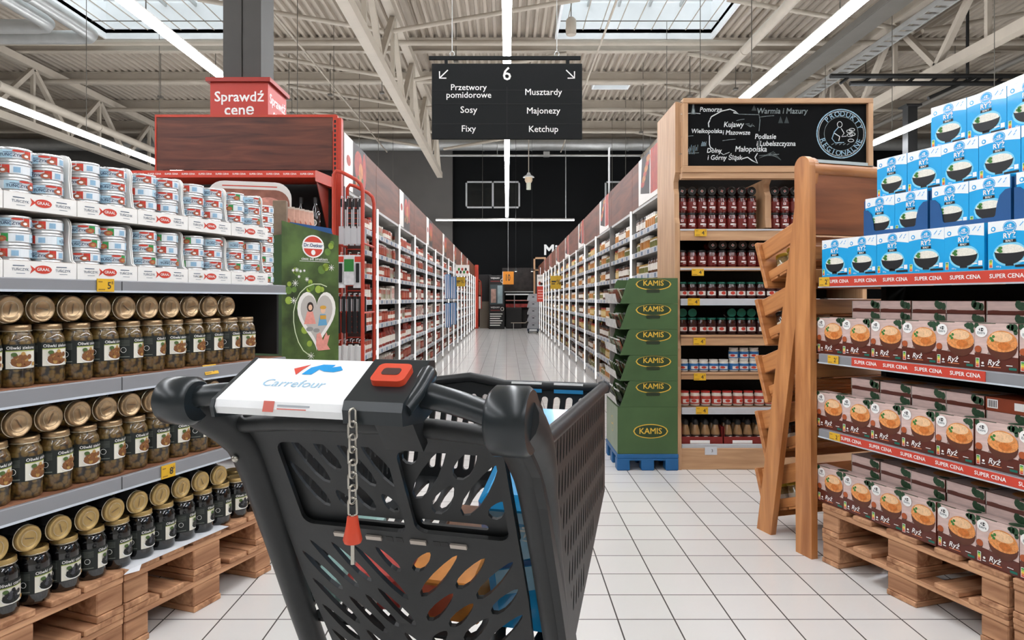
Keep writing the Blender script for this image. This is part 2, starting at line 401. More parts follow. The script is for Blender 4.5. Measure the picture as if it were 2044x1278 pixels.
# purlins across the hall, each an I-section with a round tube beside it
for i, y in enumerate([-5.7, -2.7, .3, 3.3, 6.3, 9.3, 12.3, 15.1, 18.45, 21.2, 24.2, 27.0, 28.9]):
    b = MB(); cut = [s for s in SKY if s[2]-.1 < y < s[3]+.05]
    segs = []; x = -HX
    for s in sorted(cut): segs.append((x, s[0]-.06)); x = s[1]+.06
    segs.append((x, HX))
    for xa, xb in segs:
        b.box(xa, xb, y-.09, y+.09, HZ-.36, HZ-.335, STEEL); b.box(xa, xb, y-.012, y+.012, HZ-.335, HZ-.02, STEEL); b.box(xa, xb, y-.09, y+.09, HZ-.02, HZ-.001, STEEL)
    struct(b, 'trim_%d' % (i+1))
def girder(name, x, y0, y1, zb, zt, label, npan=3.1, wd=.2):
    t = thing(name, label, 'roof truss', T3(x, 0, 0), 'roof trusses running down the hall')
    b = MB(); b.box(-wd/2, wd/2, y0, y1, zb-.1, zb+.1, STEEL); b.build('bottom_chord', t)
    b = MB(); b.box(-wd/2, wd/2, y0, y1, zt-.1, zt+.1, STEEL); b.build('top_chord', t)
    n = int((y1-y0)/npan)
    for i in range(n):
        ya = y1-.15-i*npan; yb = ya-npan/2; b = MB()
        b.bar((0, ya, zb+.1), (0, yb, zt-.1), .12, .12, STEEL, up=(1, 0, 0)); b.bar((0, yb, zt-.1), (0, ya-npan, zb+.1), .12, .12, STEEL, up=(1, 0, 0))
        b.bar((0, yb, zb+.1), (0, yb, zt-.1), .09, .09, STEEL, up=(0, 1, 0))
        b.build('web', t)
    return t
girder('roof_truss', -2.6, -6, 26.6, 6.0, 7.7, 'pale lattice roof truss passing over the red shelf end')
girder('roof_truss', 9.05, -6, 27, 6.0, 7.7, 'pale lattice roof truss passing high over the blue rice boxes')
girder('roof_truss', -13.2, -6, 27, 6.0, 7.7, 'pale lattice roof truss beyond the stacked fish cans')
# tubes bracing the purlins down to the truss over the aisle
b = MB(); nb = 0
for y in (12.3, 15.1, 18.45, 21.2, 24.2, 27.0):
    for x in (-2.6, 9.05):
        for sgn in (-1, 1):
            b = MB(); b.tube([(x+sgn*.1, y, 7.1), (x+sgn*4.2, y, HZ-.4)], .055, STEEL, 8); nb += 1
            one(b, 'brace_tube', 'slanting brace tube between a roof truss and a purlin', 'brace', group='slanting roof brace tubes')
for y in (17, 20, 23, 26):
    b = MB(); b.tube([(-HX, y, 7.55), (HX, y, 7.55)], .07, STEEL, 8)
    one(b, 'cross_pipe', 'thin pale pipe crossing the hall under the roof deck', 'pipe', group='thin pipes crossing under the roof deck')
def run(name, label, cat, x, z, r, y0, y1, m, seg=True):
    b = MB(); b.tube([(x, y0, z), (x, y1, z)], r, m, 14)
    if seg:
        y = y0+2
        while y < y1: b.tube([(x, y-.03, z), (x, y+.03, z)], r*1.12, m, 14); y += 4
    return one(b, name, label, cat)
run('ceiling_pipe', 'pale round pipe running towards the chalkboard stall under the roof', 'pipe', 5.55, 7.0, .11, -6, 28, STEEL)
run('ceiling_pipe', 'pale round pipe running over the fish can display', 'pipe', -11.9, 6.2, .11, -6, 28, STEEL)
run('ceiling_pipe', 'dark thin pipe beside the lamp above the blue rice boxes', 'pipe', 10.9, 6.3, .06, -6, 28, STEELD, False)
run('ceiling_pipe', 'thin conduit beside the lamp over the central aisle', 'pipe', 2.2, 7.2, .025, -6, 28, STEEL, False)
run('ceiling_pipe', 'thin conduit above the brown wooden shelf header', 'pipe', -4.9, 7.2, .025, -6, 28, STEEL, False)
b = MB()
for x in (7.25, 7.68): b.box(x-.02, x+.02, -6, 28, 6.86, 7.0, STEELD)
b.box(7.25, 7.68, -6, 28, 6.85, 6.87, STEELD)
one(b, 'cable_tray', 'wide dark cable tray running beside the lamp over the chalkboard', 'cable tray')
b = MB(); holes = []
for k in range(112):
    y = -5.8+k*.3; b.box(8.3, 8.62, y, y+.2, 6.89, 6.9, GALV)
for x in (8.3, 8.6): b.box(x-.015, x+.015, -6, 28, 6.88, 6.98, GALV)
one(b, 'cable_tray', 'pale perforated cable tray beside the dark tray', 'cable tray')
for x, y1, lab in ((-9.1, 15.2, 'fat pale air duct with an elbow, the nearer of the two above the fish cans'), (-9.65, 14.6, 'fat pale air duct with an elbow, the outer of the two above the fish cans')):
    b = MB(); z = 7.0; b.tube([(x, -6, z), (x, y1-.4, z), (x-.04, y1-.15, z), (x-.15, y1-.04, z), (x-.4, y1, z), (-16.5, y1, z)], .15, GALV, 18)
    for k in range(10): b.tube([(x, -5+k*2, z), (x, -4.94+k*2, z)], .163, GALV, 18)
    one(b, 'air_duct', lab, 'air duct')
b = MB(); b.tube([(-HX+.1, 28.5, 7.62), (HX-.1, 28.5, 7.62)], .25, GALV, 20)
for k in range(16): b.tube([(-15+k*2, 28.5, 7.62), (-14.94+k*2, 28.5, 7.62)], .27, GALV, 20)
one(b, 'air_duct', 'long silver air duct across the back of the hall above the black wall', 'air duct')
b = MB(); b.tube([(-3.2, 28.2, 7.1), (6, 28.2, 7.1)], .05, GALV, 8)
for x in (-3.2, -.4, 2.4, 5.9): b.tube([(x, 28.2, 7.1), (x, 28.2, HZ-.01)], .015, GALV, 5)
b.box(1.5, 1.75, 28.1, 28.3, 7.05, 7.25, GALV)
one(b, 'sprinkler_pipe', 'slim grey pipe hung in front of the black back wall', 'pipe')
# linear lamps
LAMPM = mat('lamp_diffuser', '#ffffff', .5, emit=('#f7faff', TUBE)); LHOUS = mat('lamp_housing', '#8e8a84', .5, var=.03)
def lamp(x, z, y0, y1, label, wd=.11):
    t = thing('linear_lamp', label, 'ceiling lamp', T3(x, 0, z), 'linear ceiling lamps over the aisles')
    b = MB(); b.box(-wd*.3, wd*.3, y0, y1, .045, .085, LHOUS); b.build('housing', t)
    b = MB(); b.box(-wd/2, wd/2, y0+.02, y1-.02, -.025, .045, LAMPM); b.build('diffuser', t)
    y = y1-1.7
    while y > y0: b = MB(); b.tube([(0, y, .08), (0, y, HZ-z-.005)], .008, STEELD, 4); b.build('suspension_wire', t); y -= 3
lamp(0, 4.6, -5, 28.3, 'long white linear lamp straight over the central aisle')
lamp(-4.37, 4.6, -5, 28, 'long white linear lamp passing behind the grey column')
lamp(-8.77, 4.6, -5, 28, 'long white linear lamp above the fish can display')
lamp(4.03, 4.6, -5, 28, 'long white linear lamp ending above the chalkboard')
lamp(8.03, 4.6, -5, 28, 'long white linear lamp skimming the top of the blue rice boxes')
t = thing('linear_lamp', 'thin white lamp crossing the black back wall', 'ceiling lamp', T3(0, 28.0, 4.42))
b = MB(); b.box(-2.9, 2.75, -.03, .03, .02, .07, LHOUS); b.build('housing', t)
b = MB(); b.box(-2.9, 2.75, -.03, .03, -.025, .02, mat('lamp_diffuser_dim', '#ffffff', .5, emit=('#ffffff', 5))); b.build('diffuser', t)
b = MB(); b.tube([(-1, 0, .07), (-1, 0, HZ-4.42)], .006, STEELD, 4); b.tube([(2.4, 0, .07), (2.4, 0, 2.65)], .02, GALV, 6); b.build('suspension_wire', t)
# small hall fittings
t = thing('pendant_sensor', 'grey cylinder fitting hanging in front of the rooflight', 'sensor', T3(1.42, 15.2, 7.1))
b = MB(); b.lathe([(.06, .34), (.1, .3), (.115, .26), (.115, -.02), (.1, -.05)], STEEL, 18); b.build('casing', t)
b = MB(); b.tube([(0, 0, .34), (0, 0, 1.5)], .012, STEELD, 6); b.build('cord', t)
t = thing('pendant_bell', 'small pale hanging bell lamp in front of the black wall', 'lamp', T3(.86, 27.2, 5.66))
b = MB(); b.lathe([(.23, .36), (.2, .4), (.09, .46), (.05, .55)], CURB, 18); b.lathe([(.14, .36), (.16, .25), (.11, .15)], mat('bell_glass', '#cdb79a', .3), 16); b.lathe([(.09, .15), (.09, -.12)], mat('bell_socket', '#c9cbb8', .4), 14); b.build('shade', t)
b = MB(); b.tube([(0, 0, .55), (0, 0, HZ-5.66)], .02, STEEL, 6); b.build('cord', t)
# threaded rods dropped from the deck
k = 0
for (x, y, L) in [(-6.2, 19.5, 1.3), (-5.0, 19.4, 1.2), (-3.5, 19.2, 1.2), (-6.9, 22, 1.0), (-8.2, 19.3, 1.3), (-9.9, 19.6, 1.2), (-1.3, 17.5, .9), (1.7, 19.7, 1.1), (5.2, 19.5, 1.2), (6.5, 19.5, 1.0), (4.4, 22.5, 1.5), (10.2, 19.5, 1.5), (11.5, 17.6, 1.2), (-.7, 22.5, 1.4)]:
    b = MB(); b.tube([(x, y, HZ+.1), (x, y, HZ-L)], .012, STEELD, 4); b.box(x-.06, x+.06, y-.06, y+.06, HZ-L-.05, HZ-L, STEELD)
    one(b, 'hanger_rod', 'thin dark rod dropped from the roof deck', 'rod', group='thin rods dropped from the roof deck')
# a dark post on the far sales floor, and a pale one nearer the column
b = MB(); b.box(8.42, 8.62, 14.4, 14.6, 0, 5.25, BLACK); b.box(8.36, 8.68, 14.34, 14.66, 5.25, 5.29, BLACK)
one(b, 'steel_post', 'black square post rising behind the chalkboard stall', 'post')
b = MB(); b.tube([(7, 14, 5.6), (12, 14, 5.6)], .05, BLACK, 6); b.tube([(8.6, 14, 5.3), (9.6, 14, 5.75)], .04, BLACK, 6)
for k in range(12): b.tube([(6.8+k*.45, 14, 5.6), (7.0+k*.45, 14, 5.75)], .03, BLACK, 5)
b.tube([(6.6, 14, 5.75), (12, 14, 5.75)], .05, BLACK, 6); b.tube([(9.4, 14, 5.6), (9.4, 14, HZ)], .03, BLACK, 6)
one(b, 'track_rail', 'black bar with fittings hung across the top of the black post', 'rail')
# window in the back wall
WFR = mat('window_frame_grey', '#a9aaab', .5); WGL = mat('window_glass', '#101416', .08, spec=.6)
for k, (x0, x1, z0, z1) in enumerate([(-1.78, .56, 5.1, 6.26), (4.2, 6.2, 5.1, 6.26)]):
    t = bpy.data.objects.new('window_%d' % (k+4), None); COL.objects.link(t); t['kind'] = 'structure'
    b = MB(); y = HY1-.05
    for a, c in ((x0, x0+.07), (x1-.07, x1), ((x0+x1)/2-.04, (x0+x1)/2+.04)): b.box(a, c, y, HY1, z0, z1, WFR)
    b.box(x0, x1, y, HY1, z0, z0+.07, WFR); b.box(x0, x1, y, HY1, z1-.07, z1, WFR); b.build('frame', t)
    b = MB(); b.box(x0+.05, x1-.05, HY1-.025, HY1-.005, z0+.05, z1-.05, WGL); b.build('pane', t)
# letters on the wall
b = MB(); a = Art(b, front(0, HY1-.04, 0)); vs, fs, w_, c0 = text_geo('Mi', .02)
a.text('Mi', 1.74+.14, 3.29, .62, mat('wall_letter', '#e9e9e7', .5), 0, .02)
o = one(b, 'wall_letters', 'white capital lettering fixed high on the black back wall', 'sign'); md = o.modifiers.new('depth', 'SOLIDIFY'); md.thickness = .04; md.offset = -1
# ---- the column with its price-check sign
t = thing('steel_column', 'thick grey square column rising behind the brown wooden header', 'column', T3(-2.247, 5.975, 0)); t['kind'] = 'structure'
CG = mat('column_grey', '#44423f', .6, var=.04, scale=4); CGd = mat('column_groove', '#383633', .6)
b = MB(); b.box(-.16, -.006, -.16, .16, 0, HZ, CG); b.box(.006, .16, -.155, .16, 0, HZ, CG); b.box(-.006, .006, -.145, .15, 0, HZ, CGd); b.build('shaft', t)
# ================================================================== PRICE-CHECK SIGN
SIGNR = mat('sign_red', '#b8382c', .45, var=.03, scale=5); SIGNRD = mat('sign_red_dark', '#9a2c22', .45)
t = thing('price_check_sign', 'red box sign wrapped round the grey column above the wooden header', 'sign', T3(-2.19, 6.03, 0))
b = MB()
b.box(-.30, .185, -.275, -.235, 2.62, 3.02, SIGNR); b.box(.145, .185, -.235, .20, 2.62, 3.02, SIGNR); b.box(-.30, -.26, -.235, .20, 2.62, 3.02, SIGNR); b.box(-.26, .145, .16, .20, 2.62, 3.02, SIGNR)
b.build('panel', t)
b = MB(); b.box(-.33, .21, -.30, -.23, 3.02, 3.055, SIGNRD); b.box(.13, .21, -.23, .22, 3.02, 3.055, SIGNRD); b.box(-.33, -.25, -.23, .22, 3.02, 3.055, SIGNRD); b.box(-.25, .13, .14, .22, 3.02, 3.055, SIGNRD); b.build('top_rim', t)
b = MB(); a = Art(b, front(0, -.275, 0)); a.text('Sprawdź', -.057, 2.895, .2, WHITE, 1, .012, 0, .41); a.text('cenę', -.057, 2.785, .128, WHITE, 1, .012)
a = Art(b, frame((.185, 0, 0), (0, 1, 0), (0, 0, 1))); a.text('Sprawdź', -.03, 2.895, .2, WHITE, 1, .012, 0, .40); a.text('cenę', -.03, 2.785, .128, WHITE, 1, .012)
b.build('lettering', t)
# ================================================================== AISLE SIGN
t = thing('aisle_sign', 'black hanging aisle sign numbered six with white category names', 'sign', T3(0, 5.5, 0))
SB = mat('sign_black', '#17191a', .7, var=.04, scale=6, spec=.25)
b = MB(); b.cbox(-.602, .602, -.012, .012, 2.48, 3.085, SB, .003)
for z in (2.87, 2.76, 2.6): b.box(-.6, .6, -.0135, -.012, z, z+.003, BLACK)
b.box(-.002, .002, -.0135, -.012, 2.48, 2.9, BLACK); b.build('board', t)
def sign_text(fn):
    b = MB(); fn(Art(b, front(0, -.0136, 0))); b.build('lettering', t)
sign_text(lambda a: a.text('6', 0, 2.997, .15, WHITE, 1, .006))
for s_, x, y, fw in (('Przetwory', -.305, 2.892, .285), ('pomidorowe', -.305, 2.831, .357), ('Sosy', -.305, 2.712, .133), ('Fixy', -.305, 2.561, .112), ('Musztardy', .293, 2.854, .293), ('Majonezy', .293, 2.705, .265), ('Ketchup', .293, 2.558, .233)):
    sign_text(lambda a: a.text(s_, x, y, .2, WHITE, 1, .006, 0, fw))
for sgn, cx in ((-1, -.505), (1, .505)):
    def arrow(a): a.line([(cx-sgn*.032, 3.032), (cx+sgn*.03, 2.972)], .009, WHITE, 1); a.line([(cx-sgn*.02, 2.967), (cx+sgn*.035, 2.967), (cx+sgn*.035, 3.022)], .009, WHITE, 1)
    b = MB(); arrow(Art(b, front(0, -.0136, 0))); b.build('arrow', t)
b = MB(); b.box(-.625, .59, -.012, .012, 3.118, 3.146, SB); b.box(-.50, -.475, -.01, .01, 3.08, 3.12, SB); b.box(.475, .50, -.01, .01, 3.08, 3.12, SB); b.build('mounting_bar', t)
for x in (-.44, .40):
    b = MB(); b.tube([(x+.018*math.cos(q), 0, 3.165+.02*math.sin(q)) for q in [2*PI*i/12 for i in range(12)]], .004, GALV, 6, True); b.tube([(x, 0, 3.18), (x, 0, HZ)], .0035, GALV, 5); b.build('hanging_wire', t)

# ================================================================== GONDOLA RUNS
HWOOD = wood('header_wood', '#43210f', '#80482f', 1, 1.3, .55, (.2, .8)); SHWHITE = mat('shelf_white', '#bab8b5', .45, var=.02); SHDARK = mat('shelf_back', '#3a3532', .7, var=.05)
RAIL = mat('price_rail', '#b9bcc0', .3, var=.03); RAILB = mat('rail_ticket', '#4f6a86', .4)
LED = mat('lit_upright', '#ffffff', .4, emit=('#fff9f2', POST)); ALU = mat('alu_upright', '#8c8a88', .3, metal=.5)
LEVELS = [.16, .43, .69, .95, 1.19, 1.43, 1.65, 1.845]
PITCH = 1.39; NB = 16
def gondola(side, y0, label, dark_posts=()):
    s = side; X = 1.28 if s < 0 else 1.26          # shelf faces at s*X
    t = thing('shelving_run', label, 'shelving', T3(s*X, y0, 0))
    L = PITCH*NB
    b = MB(); b.box(*sorted((s*.44, s*.48)), 0, L, .02, 2.53, SHDARK); b.build('back_panel', t)
    b = MB(); b.box(*sorted((s*.02, s*.44)), 0, L, 0, .13, SHWHITE); b.build('plinth', t)
    for i in range(NB):
        for z in LEVELS[0:]:
            b = MB(); b.box(*sorted((s*.03, s*.44)), i*PITCH+.02, (i+1)*PITCH-.02, z-.022, z, SHWHITE)
            b.box(*sorted((s*.01, s*.03)), i*PITCH+.02, (i+1)*PITCH-.02, z-.045, z+.002, RAIL)
            for k in range(9):
                y = i*PITCH+.08+k*.145; b.box(*sorted((s*.0085, s*.01)), y, y+.07, z-.04, z-.006, RAILB if k % 2 else SHWHITE)
            b.build('shelf', t)
        b = MB(); b.box(*sorted((s*.02, s*.44)), i*PITCH+.02, (i+1)*PITCH-.02, 2.065, 2.09, SHWHITE); b.build('top_shelf', t)
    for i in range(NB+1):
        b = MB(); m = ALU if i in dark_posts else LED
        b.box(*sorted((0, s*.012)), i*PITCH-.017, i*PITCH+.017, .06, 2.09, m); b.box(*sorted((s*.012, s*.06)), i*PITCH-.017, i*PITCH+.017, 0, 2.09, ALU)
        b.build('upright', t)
    for i in range(NB):
        b = MB(); b.box(*sorted((s*.02, s*.05)), i*PITCH+.004, (i+1)*PITCH-.004, 2.09, 2.53, HWOOD); b.build('header_board', t)
    return t
gl = gondola(-1, 5.43, 'tall stocked shelving run behind the red utensil rack', (0,)); gr = gondola(1, 5.62, 'tall stocked shelving run behind the chalkboard stall', (2,))
# photo posters on the headers
CREAM = mat('poster_white', '#e8e4de', .5); FOOD = [mat('poster_dark', '#2b1d19', .5, var=.4, scale=14), mat('poster_red', '#a53a28', .5, var=.3, scale=12), mat('poster_amber', '#b8743c', .5, var=.35, scale=14), mat('poster_green', '#4c5a2c', .5, var=.3, scale=12)]
def poster(side, y0, wd, k, label):
    s = side; X = (1.28 if s < 0 else 1.26)+.0185
    b = MB(); b.box(*sorted((s*.0, s*-.004)), y0, y0+wd, 2.092, 2.528, CREAM)
    F = frame((s*-.0045, y0 if s < 0 else y0+wd, 2.092), (0, 1, 0) if s < 0 else (0, -1, 0), (0, 0, 1)); a = Art(b, F); h = .436
    if s < 0:
        a.poly([(wd*.36, 0), (wd, 0), (wd, h), (wd*.36, h)], FOOD[0], 1)
        a.ell(wd*.62, h*.6, wd*.2, h*.3, FOOD[1], 2); a.ell(wd*.72, h*.5, wd*.1, h*.2, FOOD[2], 3); a.ell(wd*.9, h*.6, wd*.1, h*.36, FOOD[1], 2); a.ell(wd*.17, h*.55, wd*.09, h*.1, FOOD[1], 1)
        for q in range(4): a.ell(wd*(.5+.1*q), h*(.25+.1*(q % 2)), wd*.05, h*.07, FOOD[3 if q % 2 else 2], 4)
    else:
        a.poly([(wd*.12, h*.25), (wd*.6, 0+h*.12), (wd*.62, h), (wd*.2, h)], FOOD[0], 1)
        a.poly([(wd*.66, h*.1), (wd, h*.1), (wd, h), (wd*.66, h)], FOOD[1], 1)
        for q in range(6): a.ell(wd*(.25+.06*q), h*(.42+.09*q), wd*.1, h*.07, FOOD[2 if q % 2 else 1], 2+q % 2)
    return one(b, 'food_poster', label, 'poster', T3(s*X, 0, 0))
for k, y in enumerate((5.46, 8.28, 11.06, 13.84, 16.6, 19.4, 22.2)): poster(-1, y, .84, k, 'food photo poster on the brown header behind the red rack, %s along the aisle' % ORD[k])
for k, y in enumerate((5.8, 8.6, 11.4, 14.2, 17.0, 19.8, 22.6)): poster(1, y, .84, k, 'food photo poster on the brown header behind the chalkboard stall, %s along the aisle' % ORD[k])
# ---- stock: low-detail packs in one mesh each
def pk(name, prof, body, lab, lid, lz, lidz, n=9):
    b = MB(); b.lathe([p for p in prof if p[1] <= lidz+1e-6], body, n)
    r = max(p[0] for p in prof)+.0008; b.lathe([(r, lz[0]), (r, lz[1])], lab, n, cap0=False, cap1=False)
    lr = [p for p in prof if p[1] >= lidz-1e-6]; b.lathe([(p[0]*1.08, p[1]) for p in lr], lid, n)
    return b
def carton(w_, d_, h_, m, m2, m3):
    b = MB(); b.box(-w_/2, w_/2, -d_/2, d_/2, 0, h_, m); e = .001
    for sx in (-1, 1): b.box(*sorted((sx*w_/2, sx*(w_/2+e))), -d_/2+.006, d_/2-.006, h_*.45, h_*.85, m2); b.box(*sorted((sx*(w_/2+e), sx*(w_/2+2*e))), -d_*.25, d_*.3, h_*.1, h_*.5, m3)
    return b
S = lambda n, c, r=.3: mat('pack_'+n, c, r)
TOM = S('tomato', '#8e2a1a', .2); LABW = S('label_white', '#ddd6cb'); LABR = S('label_red', '#a3503e'); LIDR = S('lid_red', '#9c2f22', .3); LIDG = S('lid_green', '#1e6a4f', .3); LIDK = S('lid_black', '#1d1b1a', .3)
MUS = S('mustard', '#b5893a', .25); LABY = S('label_cream', '#cdb27a'); MAY = S('mayo', '#e4dccb', .25); LABB = S('label_amber', '#b5793c'); LABG = S('label_olive', '#6b6a35'); KET = S('ketchup', '#7d2417', .25); BRN = S('brown_sauce', '#5d3a22', .25); LIDW = S('lid_white', '#dcd9d4', .3); GOLDL = S('lid_gold', '#b39352', .25)
JP = lambda r, h: [(r*.9, 0), (r, .008), (r, h*.74), (r*.84, h*.84), (r*.84, h*.86), (r*.84, h)]
BP = lambda r, h: [(r*.9, 0), (r, .008), (r, h*.58), (r*.45, h*.78), (r*.42, h*.86), (r*.42, h)]
KINDS_L = {
 'tomato_sauce_jar': (pk('', JP(.038, .15), TOM, LABW, LIDR, (.03, .1), .15*.86), .082, .16, 'white-labelled tomato sauce jar'),
 'red_sauce_jar': (pk('', JP(.036, .138), TOM, LABR, LIDW, (.025, .095), .138*.86), .078, .144, 'red-labelled sauce jar'),
 'passata_carton': (carton(.06, .07, .16, LABW, LABR, TOM), .076, .17, 'red passata carton'),
 'sauce_bottle': (pk('', BP(.034, .19), KET, LABW, LIDR, (.03, .1), .19*.86), .074, .2, 'red-capped sauce bottle'),
 'seasoning_sachet': (carton(.022, .075, .13, LABW, LABR, LABG), .08, .14, 'pale upright seasoning sachet'),
 'tomato_can': (pk('', [(.036, 0), (.036, .11), (.036, .112)], LABR, LABW, S('tin', '#a9a9a6', .3), (.03, .07), .11), .078, .12, 'red and white tomato can'),
}
KINDS_R = {
 'mustard_jar': (pk('', JP(.034, .128), MUS, LABY, LIDR, (.02, .085), .128*.86), .074, .135, 'cream-labelled mustard jar'),
 'ketchup_bottle': (pk('', BP(.034, .2), KET, LABY, LIDG, (.03, .1), .2*.86), .074, .21, 'green-capped ketchup bottle'),
 'mayonnaise_jar': (pk('', JP(.037, .136), MAY, LABB, LIDW, (.025, .095), .136*.86), .08, .143, 'amber-labelled mayonnaise jar'),
 'dressing_bottle': (pk('', BP(.03, .19), BRN, LABG, GOLDL, (.03, .1), .19*.86), .068, .2, 'dark dressing bottle'),
 'horseradish_jar': (pk('', JP(.032, .1), MAY, LABG, GOLDL, (.02, .07), .1*.86), .07, .12, 'gold-lidded horseradish jar'),
 'pickle_jar': (pk('', JP(.04, .14), BRN, LABW, LIDK, (.03, .09), .14*.86), .086, .16, 'black-lidded brown relish jar'),
}
NEARB = 6
def stock(side, y0, kinds, what, reserve):
    s = side; X = 1.28 if s < 0 else 1.26; rnd = random.Random(11+side)
    names = list(kinds); proto = {}; bulk = {}; cnt = {n: 0 for n in names}
    for n in names:
        o = kinds[n][0].build(n); o['category'] = n.replace('_', ' '); proto[n] = o; o['label'] = 'x'; bulk[n] = []
    first = {n: True for n in names}
    gaps = LEVELS[1:]+[2.06]
    for i in range(NB):
        for li, z in enumerate(LEVELS):
            gap = gaps[li]-z-.05
            y = y0+i*PITCH+.06; end = y0+(i+1)*PITCH-.06; n = None; left = 0; prev = None
            while y < end-.05:
                if left <= 0:
                    ok = [k for k in names if kinds[k][2] < gap and k != prev]
                    n = rnd.choice(ok); left = rnd.randint(5, 9); prev = n
                w_ = kinds[n][1]
                if y+w_ > end: break
                for row in range(2):
                    M = T3(s*(X+.075+row*.1+rnd.uniform(0, .012)), y+w_/2, z) @ RZ(rnd.uniform(-20, 20) if 'carton' not in n and 'sachet' not in n else rnd.uniform(-3, 3))
                    if row == 0 and i < NEARB and cnt[n] < 290:
                        lab = '%s, %s shelf up, %s bay %s' % (kinds[n][3], ORD[li], ORD[i], what)
                        grp = lab
                        cnt[n] += 1
                        if first[n]: o = proto[n]; first[n] = False
                        else: o = proto[n].copy(); COL.objects.link(o)
                        o.matrix_world = M; o['label'] = lab; o['group'] = grp
                    elif row == 0 or li < 5: bulk[n].append(M)
                y += w_; left -= 1
    for n in names:
        if not bulk[n]: continue
        src = kinds[n][0]; b = MB()
        for M in bulk[n]:
            k = len(b.v); b.v.extend([tuple(M @ Vector(v)) for v in src.v]); b.f.extend([[q+k for q in f] for f in src.f]); b.mi.extend(src.mi); b.sm.extend(src.sm)
        b.mats = list(src.mats)
        one(b, n+'_stock', 'farther and second-row stock of the %s %s' % (kinds[n][3], what), n.replace('_', ' '), kind='stuff')
stock(-1, 5.43, KINDS_L, 'behind the red rack', .1)
stock(1, 5.62, KINDS_R, 'behind the stall', .1)
# ---- flags and hanging things along the aisle
YTAG = mat('flag_yellow', '#c9a22a', .5, var=.05)
def flag(x, y, z0, z1, wd, name, label, cat, art, m):
    t = thing(name, label, cat, T3(x, y, 0)); b = MB(); b.box(-wd/2, wd/2, -.004, .004, z0, z1, m); b.build('card', t)
    b = MB(); art(Art(b, front(-wd/2, -.0045, z0)), wd, z1-z0); b.build('print', t); return t
def ya(a, w_, h): a.rect(w_*.1, w_*.5, h*.5, h*.62, DKGREY); a.rect(w_*.1, w_*.4, h*.35, h*.42, DKGREY); a.text('%', w_*.72, h*.5, h*.5, DKGREY, 1)
t = flag(-1.19, 17.5, 1.52, 1.76, .24, 'price_flag', 'yellow price flag sticking out of the shelves behind the red rack', 'price flag', ya, YTAG)
b = MB(); b.box(-.14, -.12, -.006, .006, 1.6, 1.7, RAIL); b.build('clip', t)
t = flag(1.18, 16.5, 1.44, 1.76, .27, 'price_flag', 'yellow price flag sticking out of the shelves behind the stall', 'price flag', ya, YTAG)
b = MB(); b.box(.12, .14, -.006, .006, 1.55, 1.7, RAIL); b.build('clip', t)
def pic(a, w_, h):
    for q in range(7): a.ell(w_*(.15+.12*q), h*(.35+.25*(q % 2)), w_*.08, h*.14, (FOOD[1], GREEN, DKGREY)[q % 3], 1)
t = flag(-1.13, 17.3, 1.78, 2.06, .36, 'picture_flag', 'small white picture flag above the yellow price flag', 'picture flag', pic, CREAM)
b = MB(); b.box(-.2, -.18, -.006, .006, 1.85, 2.0, RAIL); b.build('clip', t)
def rw(a, w_, h):
    a.rect(0, w_, 0, h*.57, RED, 1); a.text('HIT', w_/2, h*.88, h*.12, DKGREY, 1); a.ell(w_*.4, h*.68, w_*.2, h*.07, FOOD[1]); a.ell(w_*.65, h*.66, w_*.2, h*.05, FOOD[0])
    for q in range(4): a.rect(w_*.12, w_*.85, h*(.1+.1*q), h*(.14+.1*q), mat('pale_pink_print', '#e3a59c'), 2)
t = flag(1.17, 24.0, 1.1, 2.05, .24, 'promo_banner', 'narrow red and white banner at the far end of the aisle shelves', 'banner', rw, CREAM)
b = MB(); b.tube([(0, .01, .9), (0, .01, 2.3)], .012, CURB, 6); b.build('pole', t)
# blue striped towels hung from the shelving
BST = mat('towel_blue', '#27598a', .8); t0 = None
for k, (y, z, lab) in enumerate(((13.9, 1.2, 'blue and white striped towels hung on the aisle shelving, upper ones nearer the red rack'), (13.92, .62, 'blue and white striped towels hung low on the aisle shelving, nearer the red rack'), (15.4, 1.2, 'blue and white striped towels hung high on the shelving, farther down the aisle'), (15.42, .62, 'blue and white striped towels hung low on the shelving, farther down the aisle'))):
    b = MB(); b.cbox(-.06, .06, -.07, .07, 0, .5, BST, .015); a = Art(b, front(-.06, -.0705, 0))
    for q in range(3): a.poly([(.01+.038*q, .01), (.026+.038*q, .01), (.022+.035*q, .49), (.012+.035*q, .49)], CREAM)
    b.tube([(0, 0, .5), (0, 0, .585), (-.12, 0, .59)], .006, GALV, 5)
    one(b, 'striped_towel', lab, 'towel', T3(-1.2, y, z))
# ---- thin sign pole on the shelving behind the stall
b = MB(); b.tube([(1.255, 8.43, 2.5), (1.255, 8.43, 3.06)], .012, GALV, 6); one(b, 'sign_pole', 'thin grey pole standing on the brown header behind the stall', 'pole')
